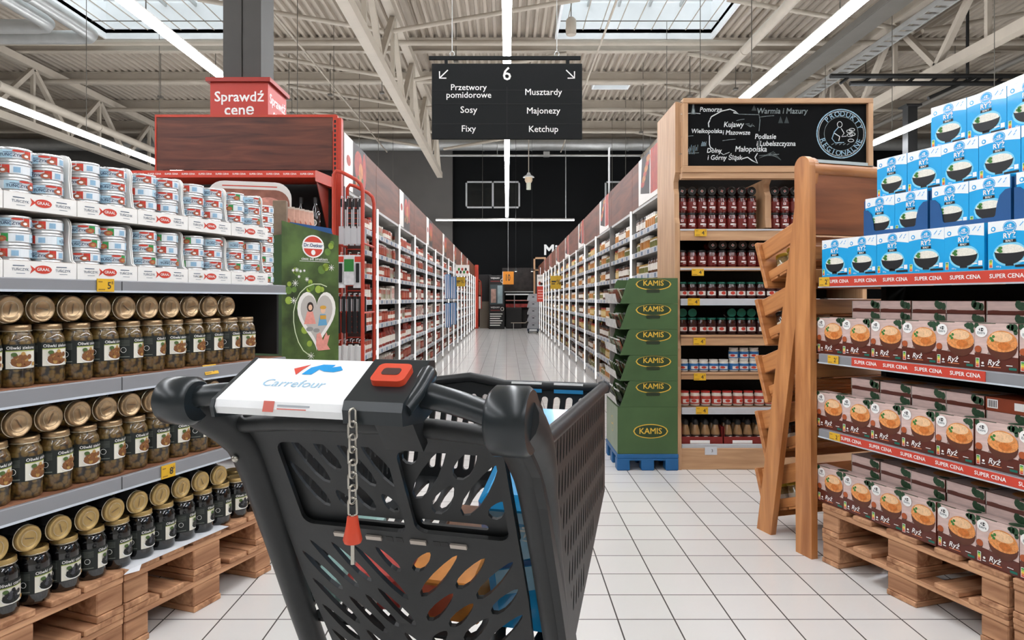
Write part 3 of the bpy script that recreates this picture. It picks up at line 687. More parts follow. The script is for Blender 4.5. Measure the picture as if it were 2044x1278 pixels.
# ================================================================== DISPLAY OF FISH CANS AND OLIVE JARS
ML = T3(-1.04, 3.04, 0) @ RZ(70.15)         # local x along the front (0 = end by the green stand), y into the display
SHG = mat('shelf_grey', '#86878b', .4, var=.03, scale=8); SHEDGE = mat('shelf_edge_pale', '#c3cad2', .35); SHB = mat('shelf_dark_back', '#191817', .8); SHWD = wood('shelf_liner_wood', '#6b4430', '#a9765a', 0, 5)
PW = wood('pallet_wood', '#845538', '#d6a47c', 0, 3, .75); PWy = wood('pallet_wood_deep', '#845538', '#d4a27a', 1, 3, .75); PWD = wood('pallet_wood_dark', '#5e3f2c', '#a97f5e', 1, 4, .8)
def make_pallet(W, D=1.2, h=.132):
    t = thing('wood_pallet', 'x', 'pallet', None, 'wood pallets under the displays')
    k = h/.132
    for i, (c, wd) in enumerate(((.0, .145), (.24, .1), (.5, .145), (.76, .1), (1, .145))):
        b = MB(); x = c*(W-wd); b.cbox(x, x+wd, .0, D, .112*k, h-.0005, PWy, .003); b.build('deck_board', t)
    for y in (0.0, D/2-.05, D-.1):
        b = MB(); b.cbox(0, W, y+.002, y+.1, .092*k, .1118*k, PW, .003); b.build('stringer_board', t)
    for y in (0.0, D/2-.07, D-.14):
        for x, wd in ((0, .1), (W/2-.07, .14), (W-.1, .1)):
            b = MB(); b.cbox(x+.001, x+wd-.001, y+.004, y+.138, .0212*k, .0918*k, PWD if y else PW, .004); b.build('block', t)  # blocks behind the front row take the darker wood colour
    for x, wd in ((0, .1), (W/2-.07, .14), (W-.1, .1)):
        b = MB(); b.cbox(x, x+wd, 0, D, 0, .021*k, PWy, .003); b.build('skid_board', t)
    return Proto(t)
pal = make_pallet(.75, 1.2, .14)
for j, (x, where) in enumerate(((-.755, 'by the green stand'), (-1.51, 'farther from the green stand'))):
    pal.put(ML @ T3(x, .0, 0), 'worn wooden pallet on the floor under the black olive jars, %s' % where)
    pal.put(ML @ T3(x, .0, .1401), 'upper wooden pallet carrying the black olive jars, %s' % where)
# shelving on the pallets
LW = 1.68
t = thing('display_shelf', 'grey metal display shelving holding green olive jars and fish cans', 'shelving', ML)
b = MB(); b.box(-LW, .08, .5, .53, .2805, 1.24, SHB); b.build('back_panel', t)
for x in (.045, -LW+.0):
    b = MB(); b.box(x, x+.03, .38, .5, .2805, 1.225, SHB); b.build('side_post', t)
b = MB(); b.box(.068, .08, .03, .5, .95, 1.225, SHB); b.build('side_panel', t)
for z, th, liner in ((.605, .048, True), (.94, .05, True), (1.262, .037, False)):
    b = MB(); b.box(-LW, .08, .004, .5, z-.03, z-.004, SHG); b.cbox(-LW, .08, -.012, .004, z-th, z-.002 if z < 1 else z, SHG, .003); b.box(-LW, .08, -.014, -.011, z-th-.004, z-th+.003, SHEDGE)
    b.box(-LW+.9, -LW+.902, -.0135, -.011, z-th, z-.003, DKGREY)
    sh = b.build('shelf', t)
    b = MB(); b.box(-LW+.01, .07, .004, .48, z-.004, z, SHWD if liner else SHG); b.build('shelf_liner', sh)
# price tickets
PT = mat('price_ticket', '#d8a926', .5, var=.03)
def ticket(M, wd, h, big, small, label, name='price_ticket', group=None):
    b = MB(); b.box(0, wd, -.003, 0, 0, h, PT); a = Art(b, front(0, -.003, 0))
    a.rect(wd*.06, wd*.3, h*.72, h*.8, mat('ticket_print', '#8d6a1a', .6)); a.rect(wd*.06, wd*.45, h*.12, h*.2, mat('ticket_print', '#8d6a1a', .6))
    a.text(big, wd*.70, h*.45, h*.75, DKGREY, 1, .01); a.text(small, wd*.88, h*.68, h*.35, DKGREY, 1)
    return one(b, name, label, 'price ticket', M, group)
ticket(ML @ T3(-.875, -.0145, 1.224), .062, .042, '5', '8', 'yellow price ticket on the shelf edge under the fish cans')
ticket(ML @ T3(-.41, -.0145, .905) @ RX(-25), .07, .04, '7', '', 'yellow price ticket on the shelf edge behind the trolley handle')
ticket(ML @ T3(-.62, -.0145, .554), .062, .047, '8', '6', 'yellow price ticket on the shelf edge above the black olive jars')
# ---- jars
GOL = olives('green_olives', '#5c401d', '#6f5a2c', '#1c1409', 64); BOL = mat('black_olive_jar', '#0b0b0c', .12, coat=1, var=.3, scale=40)
LIDB = mat('lid_bronze', '#a98f6e', .28, metal=.75, var=.08, scale=25); LIDRIM = mat('lid_rim', '#cfc3ac', .25, metal=.7); LIDGD = mat('lid_gold_matt', '#b79a62', .4, metal=.45, var=.05, scale=30); LIDS = mat('lid_silver', '#9fb0b8', .3, metal=.7)
LABK = mat('label_black', '#1c211e', .5); LABP = mat('label_photo', '#e4e0d2', .5); OLB = mat('olive_photo_brown', '#7d4f2b', .5); OLB2 = mat('olive_photo_tan', '#b08a4c', .5); OLK = mat('olive_photo_black', '#121214', .3); LIME = mat('label_lime', '#9aa556', .5); PARS = mat('photo_parsley', '#4a6130', .5)
def jar(kind, name, H, R, lidm, silver=False):
    t = thing(name, 'x', 'jar')
    RL = R*.82
    b = MB(); prof = [(R*.86, 0), (R*.97, .005), (R, .012), (R, H*.72), (R*.96, H*.78), (R*.84, H*.845), (R*.80, H*.87), (R*.80, H*.9)]
    b.lathe(prof, GOL if kind == 'green' else BOL, 24); b.build('glass_body', t)
    b = MB(); b.lathe([(RL*.97, H*.895), (RL*1.03, H*.905), (RL*1.03, H*.985), (RL*.96, H)], lidm, 26, cap0=False, cap1=False)
    b.lathe([(RL*.96, H), (RL*.84, H), (RL*.80, H-.0025), (RL*.02, H-.002)], lidm, 26, cap0=False, cap1=True)
    b.tube([(RL*1.02*math.cos(q), RL*1.02*math.sin(q), H*.9) for q in [2*PI*i/26 for i in range(26)]], .0022, LIDRIM, 5, True)
    a = Art(b, frame((0, 0, H-.0012), (1, 0, 0), (0, 1, 0))); a.ring(0, 0, RL*.62, RL*.62, .0012, LIDRIM, 1, 20); a.rect(-RL*.4, RL*.4, -.0012, .0012, mat('lid_stamp', '#5f5140', .5), 2)
    b.build('lid', t)
    b = MB(); a = Art(b, cyl=(R+.0003, 0)); z0, z1 = (H*.29, H*.69) if kind == 'green' else (H*.2, H*.62); hl = z1-z0; wl = 2.2*R
    a.rect(-wl*.95, wl*.6, z0, z1, LABK, 1)
    a.rect(-wl*.28, wl*.48, z0+hl*.03, z0+hl*.72, LABP, 2)
    a.strip(-wl*.28, wl*.48, z0+hl*.72, z0+hl*.76, LIME, 3)
    a.text('Oliwki zielone' if kind == 'green' else 'Oliwki czarne', wl*.1, z0+hl*.86, hl*.22, WHITE, 3, .008, fit=wl*.72)
    a.ell(wl*.1, z0+hl*.3, wl*.3, hl*.27, WHITE, 3, lo=-1, hi=0); a.ell(wl*.1, z0+hl*.3, wl*.27, hl*.22, LABK if kind != 'green' else OLB, 4, lo=-1, hi=0)
    rr = random.Random(3)
    for q in range(13):
        aq = q/13*6.28; ra = .2 if q % 2 else .1
        a.ell(wl*(.1+ra*math.cos(aq)), z0+hl*(.4+ra*1.0*math.sin(aq)), wl*.06, hl*.1, (OLB if q % 3 else OLB2) if kind == 'green' else (OLK if q % 4 else mat('olive_shine', '#3f4046', .3)), 5+q % 3, 8)
    a.ell(-wl*.08, z0+hl*.6, wl*.07, hl*.08, PARS, 9); a.ell(wl*.4, z0+hl*.2, wl*.05, hl*.08, OLB2, 6)
    a.ring(-wl*.58, z0+hl*.42, wl*.08, hl*.12, .0012, WHITE, 2, 14)
    for q in range(5): a.rect(-wl*.85, -wl*.4, z0+hl*(.62+.06*q), z0+hl*(.635+.06*q), mat('label_smallprint', '#6b6f68', .6), 2)
    a.rect(-wl*.82, -wl*.4, z0+hl*.08, z0+hl*.12, mat('label_smallprint', '#6b6f68', .6), 2)
    b.build('label', t)
    return Proto(t)
jg = jar('green', 'green_olive_jar', .183, .0475, LIDB); jk = jar('black', 'black_olive_jar', .165, .045, LIDGD)
rnd = random.Random(21)
LIE = lambda x, z, y, sp: ML @ T3(x, y, z) @ RX(90) @ RZ(sp)    # lying, lid towards the viewer
def jar_rows(P, z, pitch, xs, H, R, what, shelf, lie_from, lie_n, lie_h, back=True):
    for i, x in enumerate(xs):
        P.put(ML @ T3(x, .062, z) @ RZ(rnd.uniform(-28, 28)), 'upright %s jar, %s from the display end, front row, %s' % (what, ORD[i], shelf))
    if back:
        for i, x in enumerate(xs): P.put(ML @ T3(x, .062+2*R+.006, z) @ RZ(rnd.uniform(-60, 60)), '%s jar standing behind the front row, %s' % (what, shelf), 'second-row %s jars, %s' % (what, shelf))
    for i in range(lie_n):
        x = xs[lie_from]-pitch*(i+.5)+rnd.uniform(-.0008, .0008)
        P.put(LIE(x, z+lie_h+.0004, .012+H, rnd.uniform(0, 360)), 'lying %s jar, lid outwards, %s from the display end, %s' % (what, ORD[i], shelf))
xs = [-.111-.097*i for i in range(16)]
jar_rows(jg, .9402, .097, xs, .183, .0475, 'green olive', 'upper jar shelf', 1, 14, .183+.0466)
xs = [-.095-.096*i for i in range(16)]
jar_rows(jg, .6052, .096, xs, .183, .0475, 'green olive', 'lower jar shelf', 2, 13, .183+.0466)
xs = [-.06-.0965*i for i in range(16)]
jar_rows(jk, .2806, .0965, xs, .165, .045, 'black olive', 'on the pallet', 2, 13, .165+.0436)
b = MB(); b.cbox(-.75, -.28, -.012, .09, .2802, .2804, mat('cardboard_white', '#e3e6ea', .6, var=.03), .00005); b.poly = None
b.add([tuple(v) for v in [(-.78, -.02, .274), (-.75, -.012, .2803), (-.70, -.012, .2803), (-.73, -.035, .272)]], [(0, 1, 2, 3)], mat('cardboard_white', '#e3e6ea'))
# (the sheet slides under the feet of the front jars)
one(b, 'cardboard_sheet', 'white cardboard sheet lying under the black olive jars on the pallet', 'cardboard', ML)
# ---- fish cans in trays
CANB = mat('can_white', '#e9eef2', .3, coat=.4); CANL = mat('can_pale_blue', '#bcdcec', .35, coat=.3); CANM = mat('can_metal', '#d5d6d6', .25, metal=.7); CANG = mat('can_green', '#2f8c46', .35, coat=.3); CANR = mat('can_red', '#c63a2c', .35, coat=.3); FISHP = mat('can_fish_photo', '#a4553a', .5, var=.3, scale=90); CANT = mat('can_blue_text', '#1c3358', .5)
RC, HC = .0465, .0445
def can(name, c):
    t = thing(name, 'x', 'can'); b = MB()
    b.lathe([(RC*.93, 0), (RC*.99, .002), (RC*.97, .005), (RC*.93, .009), (RC*.965, .014), (RC*.985, HC-.009), (RC, HC-.006), (RC, HC-.001), (RC*.96, HC), (RC*.92, HC-.0025), (RC*.05, HC-.0025)], CANM, 22); b.build('can_body', t)
    b = MB(); r = RC*.987; a = Art(b, cyl=(r, 0)); z0, z1 = .012, HC-.008; h = z1-z0; C = 2*PI*r
    a.strip(-C/2, C/2, z0, z1, CANB, 1, 24)
    for o in (-C*.34, C*.16):
        a.rect(o-C*.03, o+C*.1, z0, z1, CANL, 2)
        a.text('TUŃCZYK', o+C*.085, z0+h*.36, h*.52, CANT, 4, .012, fit=C*.19); a.rect(o+C*.02, o+C*.12, z0+h*.66, z0+h*.72, CANT, 4)
        a.ell(o+C*.15, z0+h*.9, C*.055, h*.13, CANR, 4)
        a.strip(o+C*.205, o+C*.27, lambda q: z0+h*(.75-.75*min(1, q*1.6)), z1, CANG if c == 'g' else CANR, 3)
        a.ell(o+C*.215, z0+h*.36, C*.045, h*.34, FISHP, 5); a.ell(o+C*.215, z0+h*.36, C*.02, h*.16, WHITE if c == 'r' else OLB2, 6)
        if c == 'r': a.rect(o+C*.30, o+C*.36, z0+h*.15, z0+h*.8, mat('can_bar_code', '#8fb4cf', .5), 3)
        else: a.rect(o+C*.33, o+C*.4, z0+h*.15, z0+h*.8, mat('can_bar_code', '#8fb4cf', .5), 3)
    b.build('label', t)
    return Proto(t)
cr = can('fish_can', 'r'); cg = can('fish_can', 'g')
TRW = mat('tray_board', '#eceae6', .6, var=.03, scale=8); TRI = mat('tray_board_inside', '#c9c2b8', .7, var=.04); TRE = mat('tray_board_edge', '#9a7a5c', .8)
def make_tray(W=.2235, D=.29, Ht=.197):
    t = thing('cardboard_tray', 'x', 'tray')
    b = MB(); b.box(.002, W-.002, .003, D, 0, .003, TRI); b.build('bottom', t)
    for x in (.0, W-.004):
        pts = [(0, 0), (D, 0), (D, Ht)] + [(.03+.02*(1-math.cos(q))-.02, Ht-.0) for q in ()] + [(.055, Ht), (.04, Ht-.004), (.03, Ht-.014), (.026, Ht-.03), (.028, Ht-.08), (.02, .06), (.006, .05), (0, .05)]
        b = MB(); b.prism(pts, x, x+.004, TRW, Matrix(((0, 0, 1, 0), (1, 0, 0, 0), (0, 1, 0, 0), (0, 0, 0, 1)))); b.build('side_wall', t)
    b = MB(); b.box(0, W, D, D+.004, 0, Ht, TRI); b.build('rear_wall', t)
    b = MB(); b.box(0, W, -.003, 0, 0, .05, TRW); b.box(0, W, -.0028, -.0002, .05, .0508, TRE)
    a = Art(b, front(0, -.003, 0))
    for cx in (.047, W-.045): a.text('TUŃCZYK', cx, .024, .017, mat('tray_text', '#41536b', .6), 1, .004, fit=.05); a.rect(cx-.022, cx+.012, .034, .0365, mat('tray_text', '#41536b')); a.rect(cx-.012, cx+.014, .0125, .0138, mat('tray_text', '#41536b'))
    cx = W/2; a.ell(cx+.004, .026, .027, .0125, RED, 1, 16); a.poly([(cx-.019, .026), (cx-.036, .038), (cx-.031, .026), (cx-.037, .012)], RED, 1)
    a.text('GRAAL', cx+.004, .026, .013, WHITE, 2, .01, fit=.04); b.build('front_lip', t)
    return Proto(t)
tr = make_tray(); z0 = 1.2622; idx = 0
for lv in (0, 1):
    for k in range(7):
        x = -.022-.2265*(k+1)+.0015; z = z0+lv*.1985
        lvn = 'upper' if lv else 'lower'
        tr.put(ML @ T3(x, .008, z), 'white cardboard can tray, %s in the %s row from the display end' % (ORD[k], lvn))
        for r_ in range(2):
            for c_ in range(2):
                for h_ in range(4):
                    if r_ == 1 and not (lv == 1 and h_ == 3): continue
                    green = (lv == 0 and rnd.random() < (.75 if k in (2, 3, 0) or k == 5 else .45)) or (lv == 1 and k == 0 and rnd.random() < .5)
                    M = ML @ T3(x+.0605+c_*.099+rnd.uniform(-.002, .002), .054+.0475*2*r_, z+.0035+h_*HC) @ RZ(rnd.uniform(-45, 70))
                    if r_ == 1: M = ML @ T3(x+.0605+c_*.099, .054+.095, z+.0035+h_*HC)
                    pl = 'bottom second third top'.split()[h_]; side_ = 'near' if c_ else 'far'
                    if r_ == 0:
                        lab = '%s-labelled fish can, %s of its stack in the %s %s tray, %s column' % ('green' if green else 'red', pl, ORD[k], lvn, 'display-end' if c_ else 'outer')
                        (cg if green else cr).put(M, lab)
                    else:
                        for hh in range(4): cr.put(ML @ T3(x+.0605+c_*.099, .054+.095, z+.0035+hh*HC), 'fish can standing in the second row of the upper trays', 'second-row fish cans in the upper trays')
# loose column of cans at the display end
for h_ in range(8):
    (cg if h_ in (0, 2) else cr).put(ML @ T3(.028, .075, z0+h_*HC) @ RZ(rnd.uniform(-50, 60)), 'fish can in the loose stack beside the green stand, %s from the shelf up' % ORD[h_])
# ================================================================== DISPLAY OF RICE BOXES
MR = T3(1.437, 3.147, 0) @ RZ(-73.04)       # local x along the front (0 = end by the wooden rack, growing towards the viewer), y into the display
palr = make_pallet(.86, 1.2, .133)
for j, (x, where) in enumerate(((.01, 'by the wooden rack'), (.885, 'farther from the wooden rack'))):
    palr.put(MR @ T3(x, 0, 0), 'worn wooden pallet on the floor under the brown rice boxes, %s' % where)
    palr.put(MR @ T3(x, 0, .133), 'upper wooden pallet carrying the brown rice boxes, %s' % where)
RW = 1.7
t = thing('display_shelf', 'metal display shelving with red price strips holding the rice boxes', 'shelving', MR)
WDK = wood('dark_plank', '#3a2417', '#6e4527', 0, 4)
b = MB(); b.box(0, RW, .45, .48, .28, 1.26, SHB); b.build('back_panel', t)
for x in (.02, RW-.05):
    b = MB(); b.box(x, x+.03, .33, .45, .2665, 1.258, SHB); b.build('side_post', t)
STRIP = mat('promo_strip_red', '#c4402f', .45, var=.03, scale=6)
def promo(mb, x0, x1, z0, z1, y, n, first=None):
    mb.box(x0, x1, y-.003, y, z0, z1, STRIP); a = Art(mb, front(0, y-.003, 0)); h = z1-z0; p = (x1-x0)/n
    for i in range(n): a.text('SUPER CENA', x0+p*(i+.5), (z0+z1)/2, h*.62, WHITE, 1, .012, fit=p*.78)
for z, th, x0s, x1s, n in ((.607, .036, .12, 1.05, 6), (.95, .04, .2, .80, 4), (1.30, .045, .05, 1.55, 10)):
    b = MB(); b.box(0, RW, .004, .45, z-.03, z, SHG); b.cbox(0, RW, -.01, .0045, z-th, z, SHG, .003); b.box(0, RW, -.012, -.009, z-th-.004, z-th+.002, SHEDGE)
    sh = b.build('shelf', t)
    b = MB(); promo(b, x0s, x1s, z-th+.002, z-.002, -.0102, n); b.build('promo_strip', sh)
for z, th, x, lab in ((.607, .036, .075, 'lowest strip'), (.95, .04, .065, 'middle strip'), (1.30, .045, .012, 'top strip')):
    ticket(MR @ T3(x, -.0134, z-th+.002), .062, th-.004, '2', '9', 'yellow price ticket at the rack end of the %s under the rice boxes' % lab)
# ---- boxes
def cmark(a, cx, cy, s, mr, mb_, l=3):
    a.poly([(cx-s*.62, cy), (cx-s*.2, cy+s*.42), (cx-s*.28, cy+s*.1), (cx-s*.28, cy-s*.1), (cx-s*.2, cy-s*.42)], mr, l)
    a.poly([(cx-s*.12, cy+s*.1), (cx+s*.02, cy+s*.4), (cx+s*.35, cy+s*.4), (cx+s*.7, cy+s*.05), (cx+s*.35, cy+s*.14), (cx+s*.15, cy)], mb_, l)
    a.poly([(cx-s*.12, cy-s*.1), (cx+s*.15, cy), (cx+s*.35, cy-s*.14), (cx+s*.6, cy-s*.05), (cx+s*.35, cy-s*.4), (cx+s*.02, cy-s*.4)], mb_, l)
RB = mat('rice_box_blue', '#12a2e0', .35, coat=.2); RBT = mat('rice_box_blue_deep', '#1173b5', .35); RBW = mat('rice_box_white', '#eef3f5', .35, coat=.2); BOWLK = mat('bowl_black', '#1b1d20', .4); RICEW = mat('rice_photo_white', '#e6e2d6', .5, var=.12, scale=220); HALO = mat('bowl_halo', '#7fd0ee', .4); LEAF = mat('leaf_photo', '#3d7a34', .5); NUT = [mat('nutri_%d' % i, c, .5) for i, c in enumerate(('#2f8c46', '#9bc23c', '#e8c93a', '#dd7f2e', '#c9402f'))]
BW, BH, BD = .1535, .166, .05
def nutri(a, x, y, w_, h, l=2):
    a.rect(x, x+w_, y, y+h, WHITE, l)
    for i in range(5): a.rect(x+w_*.12, x+w_*.88, y+h*(.78-.18*i), y+h*(.94-.18*i), NUT[i], l+1)
def make_white_rice():
    b = MB(); b.box(0, BW, 0, BD, 0, BH, RB); a = Art(b, front(0, 0, 0)); W, Hh = BW, BH
    a.strip(0.0005, W-.0005, lambda t: Hh*(.735+.05*math.sin(3*t+.3)), Hh-.0003, RBW, 1, 10)
    F2 = frame((0, BD, 0), (0, -1, 0), (0, 0, 1)); a2 = Art(b, F2); a2.rect(.0003, BD-.0003, Hh*.78, Hh-.0003, RBW, 1); nutri(a2, BD*.3, Hh*.15, BD*.4, Hh*.22); a2.rect(BD*.2, BD*.8, Hh*.45, Hh*.7, RBT, 1)
    b.box(.0005, W-.0005, .0005, BD-.0005, Hh, Hh+.0002, RBW)
    a.ell(W*.5, Hh*.86, W*.155, Hh*.125, RB, 2, 18); a.ring(W*.5, Hh*.86, W*.135, Hh*.108, .0012, WHITE, 3, 24); cmark(a, W*.5, Hh*.885, W*.09, WHITE, WHITE, 3); a.text('Classic\'', W*.5, Hh*.83, .013, WHITE, 3, .005, fit=W*.22)
    a.ell(W*.13, Hh*.84, W*.055, Hh*.05, RB, 2); a.ell(W*.13, Hh*.84, W*.03, Hh*.028, RBW, 3)
    for q, (x, y) in enumerate(((.72, .86), (.76, .9), (.84, .84), (.88, .9))): a.line([(W*x, Hh*y), (W*(x+.04), Hh*(y+.04))], .0025, RB, 2)
    a.text('RYŻ', W*.5, Hh*.68, .024, WHITE, 3, .02); a.rect(W*.36, W*.64, Hh*.545, Hh*.605, BOWLK, 3); a.text('BIAŁY', W*.5, Hh*.575, .010, WHITE, 4, .01, fit=W*.25)
    a.ell(W*.5, Hh*.31, W*.38, Hh*.25, HALO, 1, 20)
    a.ell(W*.5, Hh*.36, W*.33, Hh*.145, RICEW, 2, 20, lo=-.3, hi=1)
    a.ell(W*.5, Hh*.37, W*.35, Hh*.27, BOWLK, 3, 20, lo=-1, hi=-.16); a.rect(W*.41, W*.59, Hh*.07, Hh*.13, BOWLK, 3)
    for x, y in ((.26, .40), (.30, .44), (.3, .37)): a.ell(W*x, Hh*y, W*.05, Hh*.03, LEAF, 4, 8)
    nutri(a, W*.03, Hh*.04, W*.085, Hh*.17); a.text('400 g', W*.25, Hh*.06, .008, WHITE, 2); a.rect(W*.62, W*.97, Hh*.04, Hh*.085, BOWLK, 2); a.text('100% smaku', W*.79, Hh*.062, .006, WHITE, 3, fit=W*.3) if False else None
    a.rect(W*.86, W*.96, Hh*.11, Hh*.21, RBW, 2); a.rect(W*.7, W*.84, Hh*.14, Hh*.165, WHITE, 2)
    o = b.build('white_rice_box'); o['category'] = 'rice box'; return Proto(o)
BRW = mat('lentil_box_brown', '#5a261a', .35, coat=.2, var=.06, scale=20); PNK = mat('lentil_box_cloth', '#cdb3ac', .4, coat=.15, var=.12, scale=16, stretch=(1, 1, 6)); BOWLB = mat('bowl_brown', '#5a3021', .4, var=.1, scale=30); RICEO = mat('rice_photo_orange', '#da8f50', .5, var=.28, scale=160); RICEO2 = mat('rice_photo_amber', '#c5702f', .5, var=.2, scale=160); PRS = mat('parsley_dark', '#24452b', .5, var=.3, scale=120); RAMK = mat('ramekin_orange', '#a9542c', .45); SIDEG = mat('box_side_grey', '#a39c94', .45, var=.06); STEM = mat('photo_stem', '#cdbb8a', .5)
def make_brown_rice():
    b = MB(); b.box(0, BW, 0, BD, 0, BH, BRW); a = Art(b, front(0, 0, 0)); W, Hh = BW, BH
    a.strip(.0004, W-.0004, lambda t: Hh*(.36-.05*t), Hh-.0003, PNK, 1, 2)
    a.rect(0.001, W*.5, Hh*.985, Hh-.0004, PRS, 2)
    a2 = Art(b, frame((0, 0, Hh), (1, 0, 0), (0, 1, 0))); a2.rect(.0005, W-.0005, .0005, BD-.0005, PNK, 1); a2.ell(W*.82, BD*.5, W*.16, BD*.42, PRS, 2)
    a3 = Art(b, frame((0, BD, 0), (0, -1, 0), (0, 0, 1))); a3.rect(.0005, BD-.0005, Hh*.02, Hh*.98, SIDEG, 1); a3.rect(BD*.2, BD*.8, Hh*.15, Hh*.3, mat('box_side_ochre', '#b08d3a', .5), 2); a3.rect(BD*.3, BD*.7, Hh*.5, Hh*.56, DKGREY, 2)
    for x, y, r in ((.93, .93, .08), (.84, .96, .07), (.97, .82, .05), (.78, .93, .04), (.05, .97, .06)): a.ell(W*min(x, .995-r), Hh*min(y, .995-r), W*r, Hh*r, PRS, 2, 8)
    a.poly([(W*.3, Hh*.34), (W*.42, Hh*.56), (W*.52, Hh*.33)], mat('cloth_shade', '#8d7a74', .5), 2)
    a.ell(W*.645, Hh*.54, W*.35, Hh*.29, BOWLB, 3, 22, lo=-1, hi=0); a.ell(W*.645, Hh*.59, W*.35, Hh*.26, RICEO, 4, 22, lo=-.7, hi=1.0); a.ell(W*.64, Hh*.72, W*.25, Hh*.105, mat('rice_photo_pale', '#e6bd92', .5, var=.15, scale=160), 5, 16)
    a.ell(W*.7, Hh*.53, W*.15, Hh*.08, RICEO2, 5, 16)
    for x, y in ((.40, .68), (.46, .72), (.44, .64)): a.ell(W*x, Hh*y, W*.035, Hh*.03, LEAF, 6, 8)
    a.line([(W*.37, Hh*.6), (W*.47, Hh*.74)], .003, STEM, 5)
    a.ell(W*.09, Hh*.44, W*.085, Hh*.07, RAMK, 3, 14); a.ell(W*.09, Hh*.425, W*.08, Hh*.1, BOWLB, 2, 14, lo=-1, hi=0)
    a.ell(W*.17, Hh*.82, W*.145, Hh*.125, WHITE, 4, 20); cmark(a, W*.17, Hh*.855, W*.1, DKGREY, DKGREY, 5); a.text('Extra', W*.17, Hh*.785, .013, mat('seal_text', '#5a6b70', .5), 5, .002, fit=W*.22)
    a.text('Ryż', W*.46, Hh*.17, .027, WHITE, 3, .012, .25); a.rect(W*.33, W*.62, Hh*.075, Hh*.092, mat('subtitle_orange', '#d9835a', .5), 3)
    nutri(a, W*.03, Hh*.05, W*.09, Hh*.2); a.ell(W*.2, Hh*.15, W*.03, Hh*.025, WHITE, 3); a.rect(W*.16, W*.24, Hh*.08, Hh*.1, WHITE, 3)
    a.rect(W*.8, W*.97, Hh*.05, Hh*.10, TEAL, 3); a.rect(W*.74, W*.88, Hh*.13, Hh*.145, WHITE, 3)
    # narrow top edge print seen when a box lies flat: local z- and z+ faces
    o = b.build('brown_rice_box'); o['category'] = 'rice box'; return Proto(o)
def make_flat_box():
    """the same carton lying on its back: x along the shelf, y depth, narrow printed edge to the viewer"""
    b = MB(); W, D, Hh = BW, BH, .048; b.box(0, W, 0, D, 0, Hh, BRW); a = Art(b, front(0, 0, 0))
    a.rect(.004, W-.001, Hh*.28, Hh*.97, PNK, 1); a.strip(.004, W-.001, Hh*.08, lambda t: Hh*(.27+.05*math.sin(9*t)), BRW, 2, 8)
    for x, y, r in ((.82, .62, .13), (.93, .55, .07), (.74, .75, .08)): a.ell(W*x, Hh*y, W*r*.9, Hh*.3, PRS, 2, 8)
    a.rect(0, .004, .001, Hh-.001, SIDEG, 1)
    a2 = Art(b, frame((0, 0, Hh), (1, 0, 0), (0, 1, 0))); a2.rect(.001, W-.001, .001, D-.001, PNK, 1); a2.ell(W*.6, D*.5, W*.3, D*.3, RICEO, 2); a2.ell(W*.85, D*.14, W*.13, D*.09, PRS, 2)
    a3 = Art(b, frame((0, D, 0), (0, -1, 0), (0, 0, 1))); a3.rect(.001, D-.001, .001, Hh-.001, SIDEG, 1)
    o = b.build('brown_rice_box'); o['category'] = 'rice box'; return Proto(o)
def make_back_box():
    b = MB(); W, D, Hh = BW, BH, .048; b.box(0, W, 0, D, 0, Hh, mat('lentil_box_rust', '#8a3d22', .35, var=.08, scale=20)); a = Art(b, front(0, 0, 0))
    a.rect(.006, .045, Hh*.2, Hh*.85, WHITE, 1); a.rect(W-.05, W-.008, Hh*.25, Hh*.8, WHITE, 1)
    for q in range(8): a.rect(.01+.004*q, .0115+.004*q+.001*(q % 2), Hh*.28, Hh*.78, DKGREY, 2)
    o = b.build('brown_rice_box'); o['category'] = 'rice box'; return Proto(o)
wb = make_white_rice(); bb = make_brown_rice(); fb = make_flat_box(); kb = make_back_box()
rnd = random.Random(5)
ROWN = {0: 'on the pallet', 1: 'lower shelf', 2: 'middle shelf'}
for s_, z in ((0, .2665), (1, .6075), (2, .9505)):
    for i in range(8):
        x = -.033+.1552*i if s_ else -.03+.1552*i
        if x < -.03 and s_ == 1: pass
        bb.put(MR @ T3(x, .012+rnd.uniform(-.003, .003), z) @ RZ(rnd.uniform(-1.2, 1.2)), 'upright brown rice box, %s from the wooden rack, front row, %s' % (ORD[i], ROWN[s_]))
    n0 = 0 if s_ == 0 else 0
    for i in range(7):
        x = .11+.156*i
        for lv in range(5 if not (s_ == 1 and i == 4) else 4):
            top = lv >= 3
            lab = 'flat brown rice box, %s layer, %s stack from the rack, %s' % (ORD[lv], ORD[i], ROWN[s_])
            fb.put(MR @ T3(x+rnd.uniform(-.003, .003), .072+rnd.uniform(0, .006), z+lv*.0486), lab)
        if s_ == 1 and i == 4: kb.put(MR @ T3(x, .074, z+4*.0486), 'rust coloured rice box lying flat with its barcode edge showing on the lower shelf')
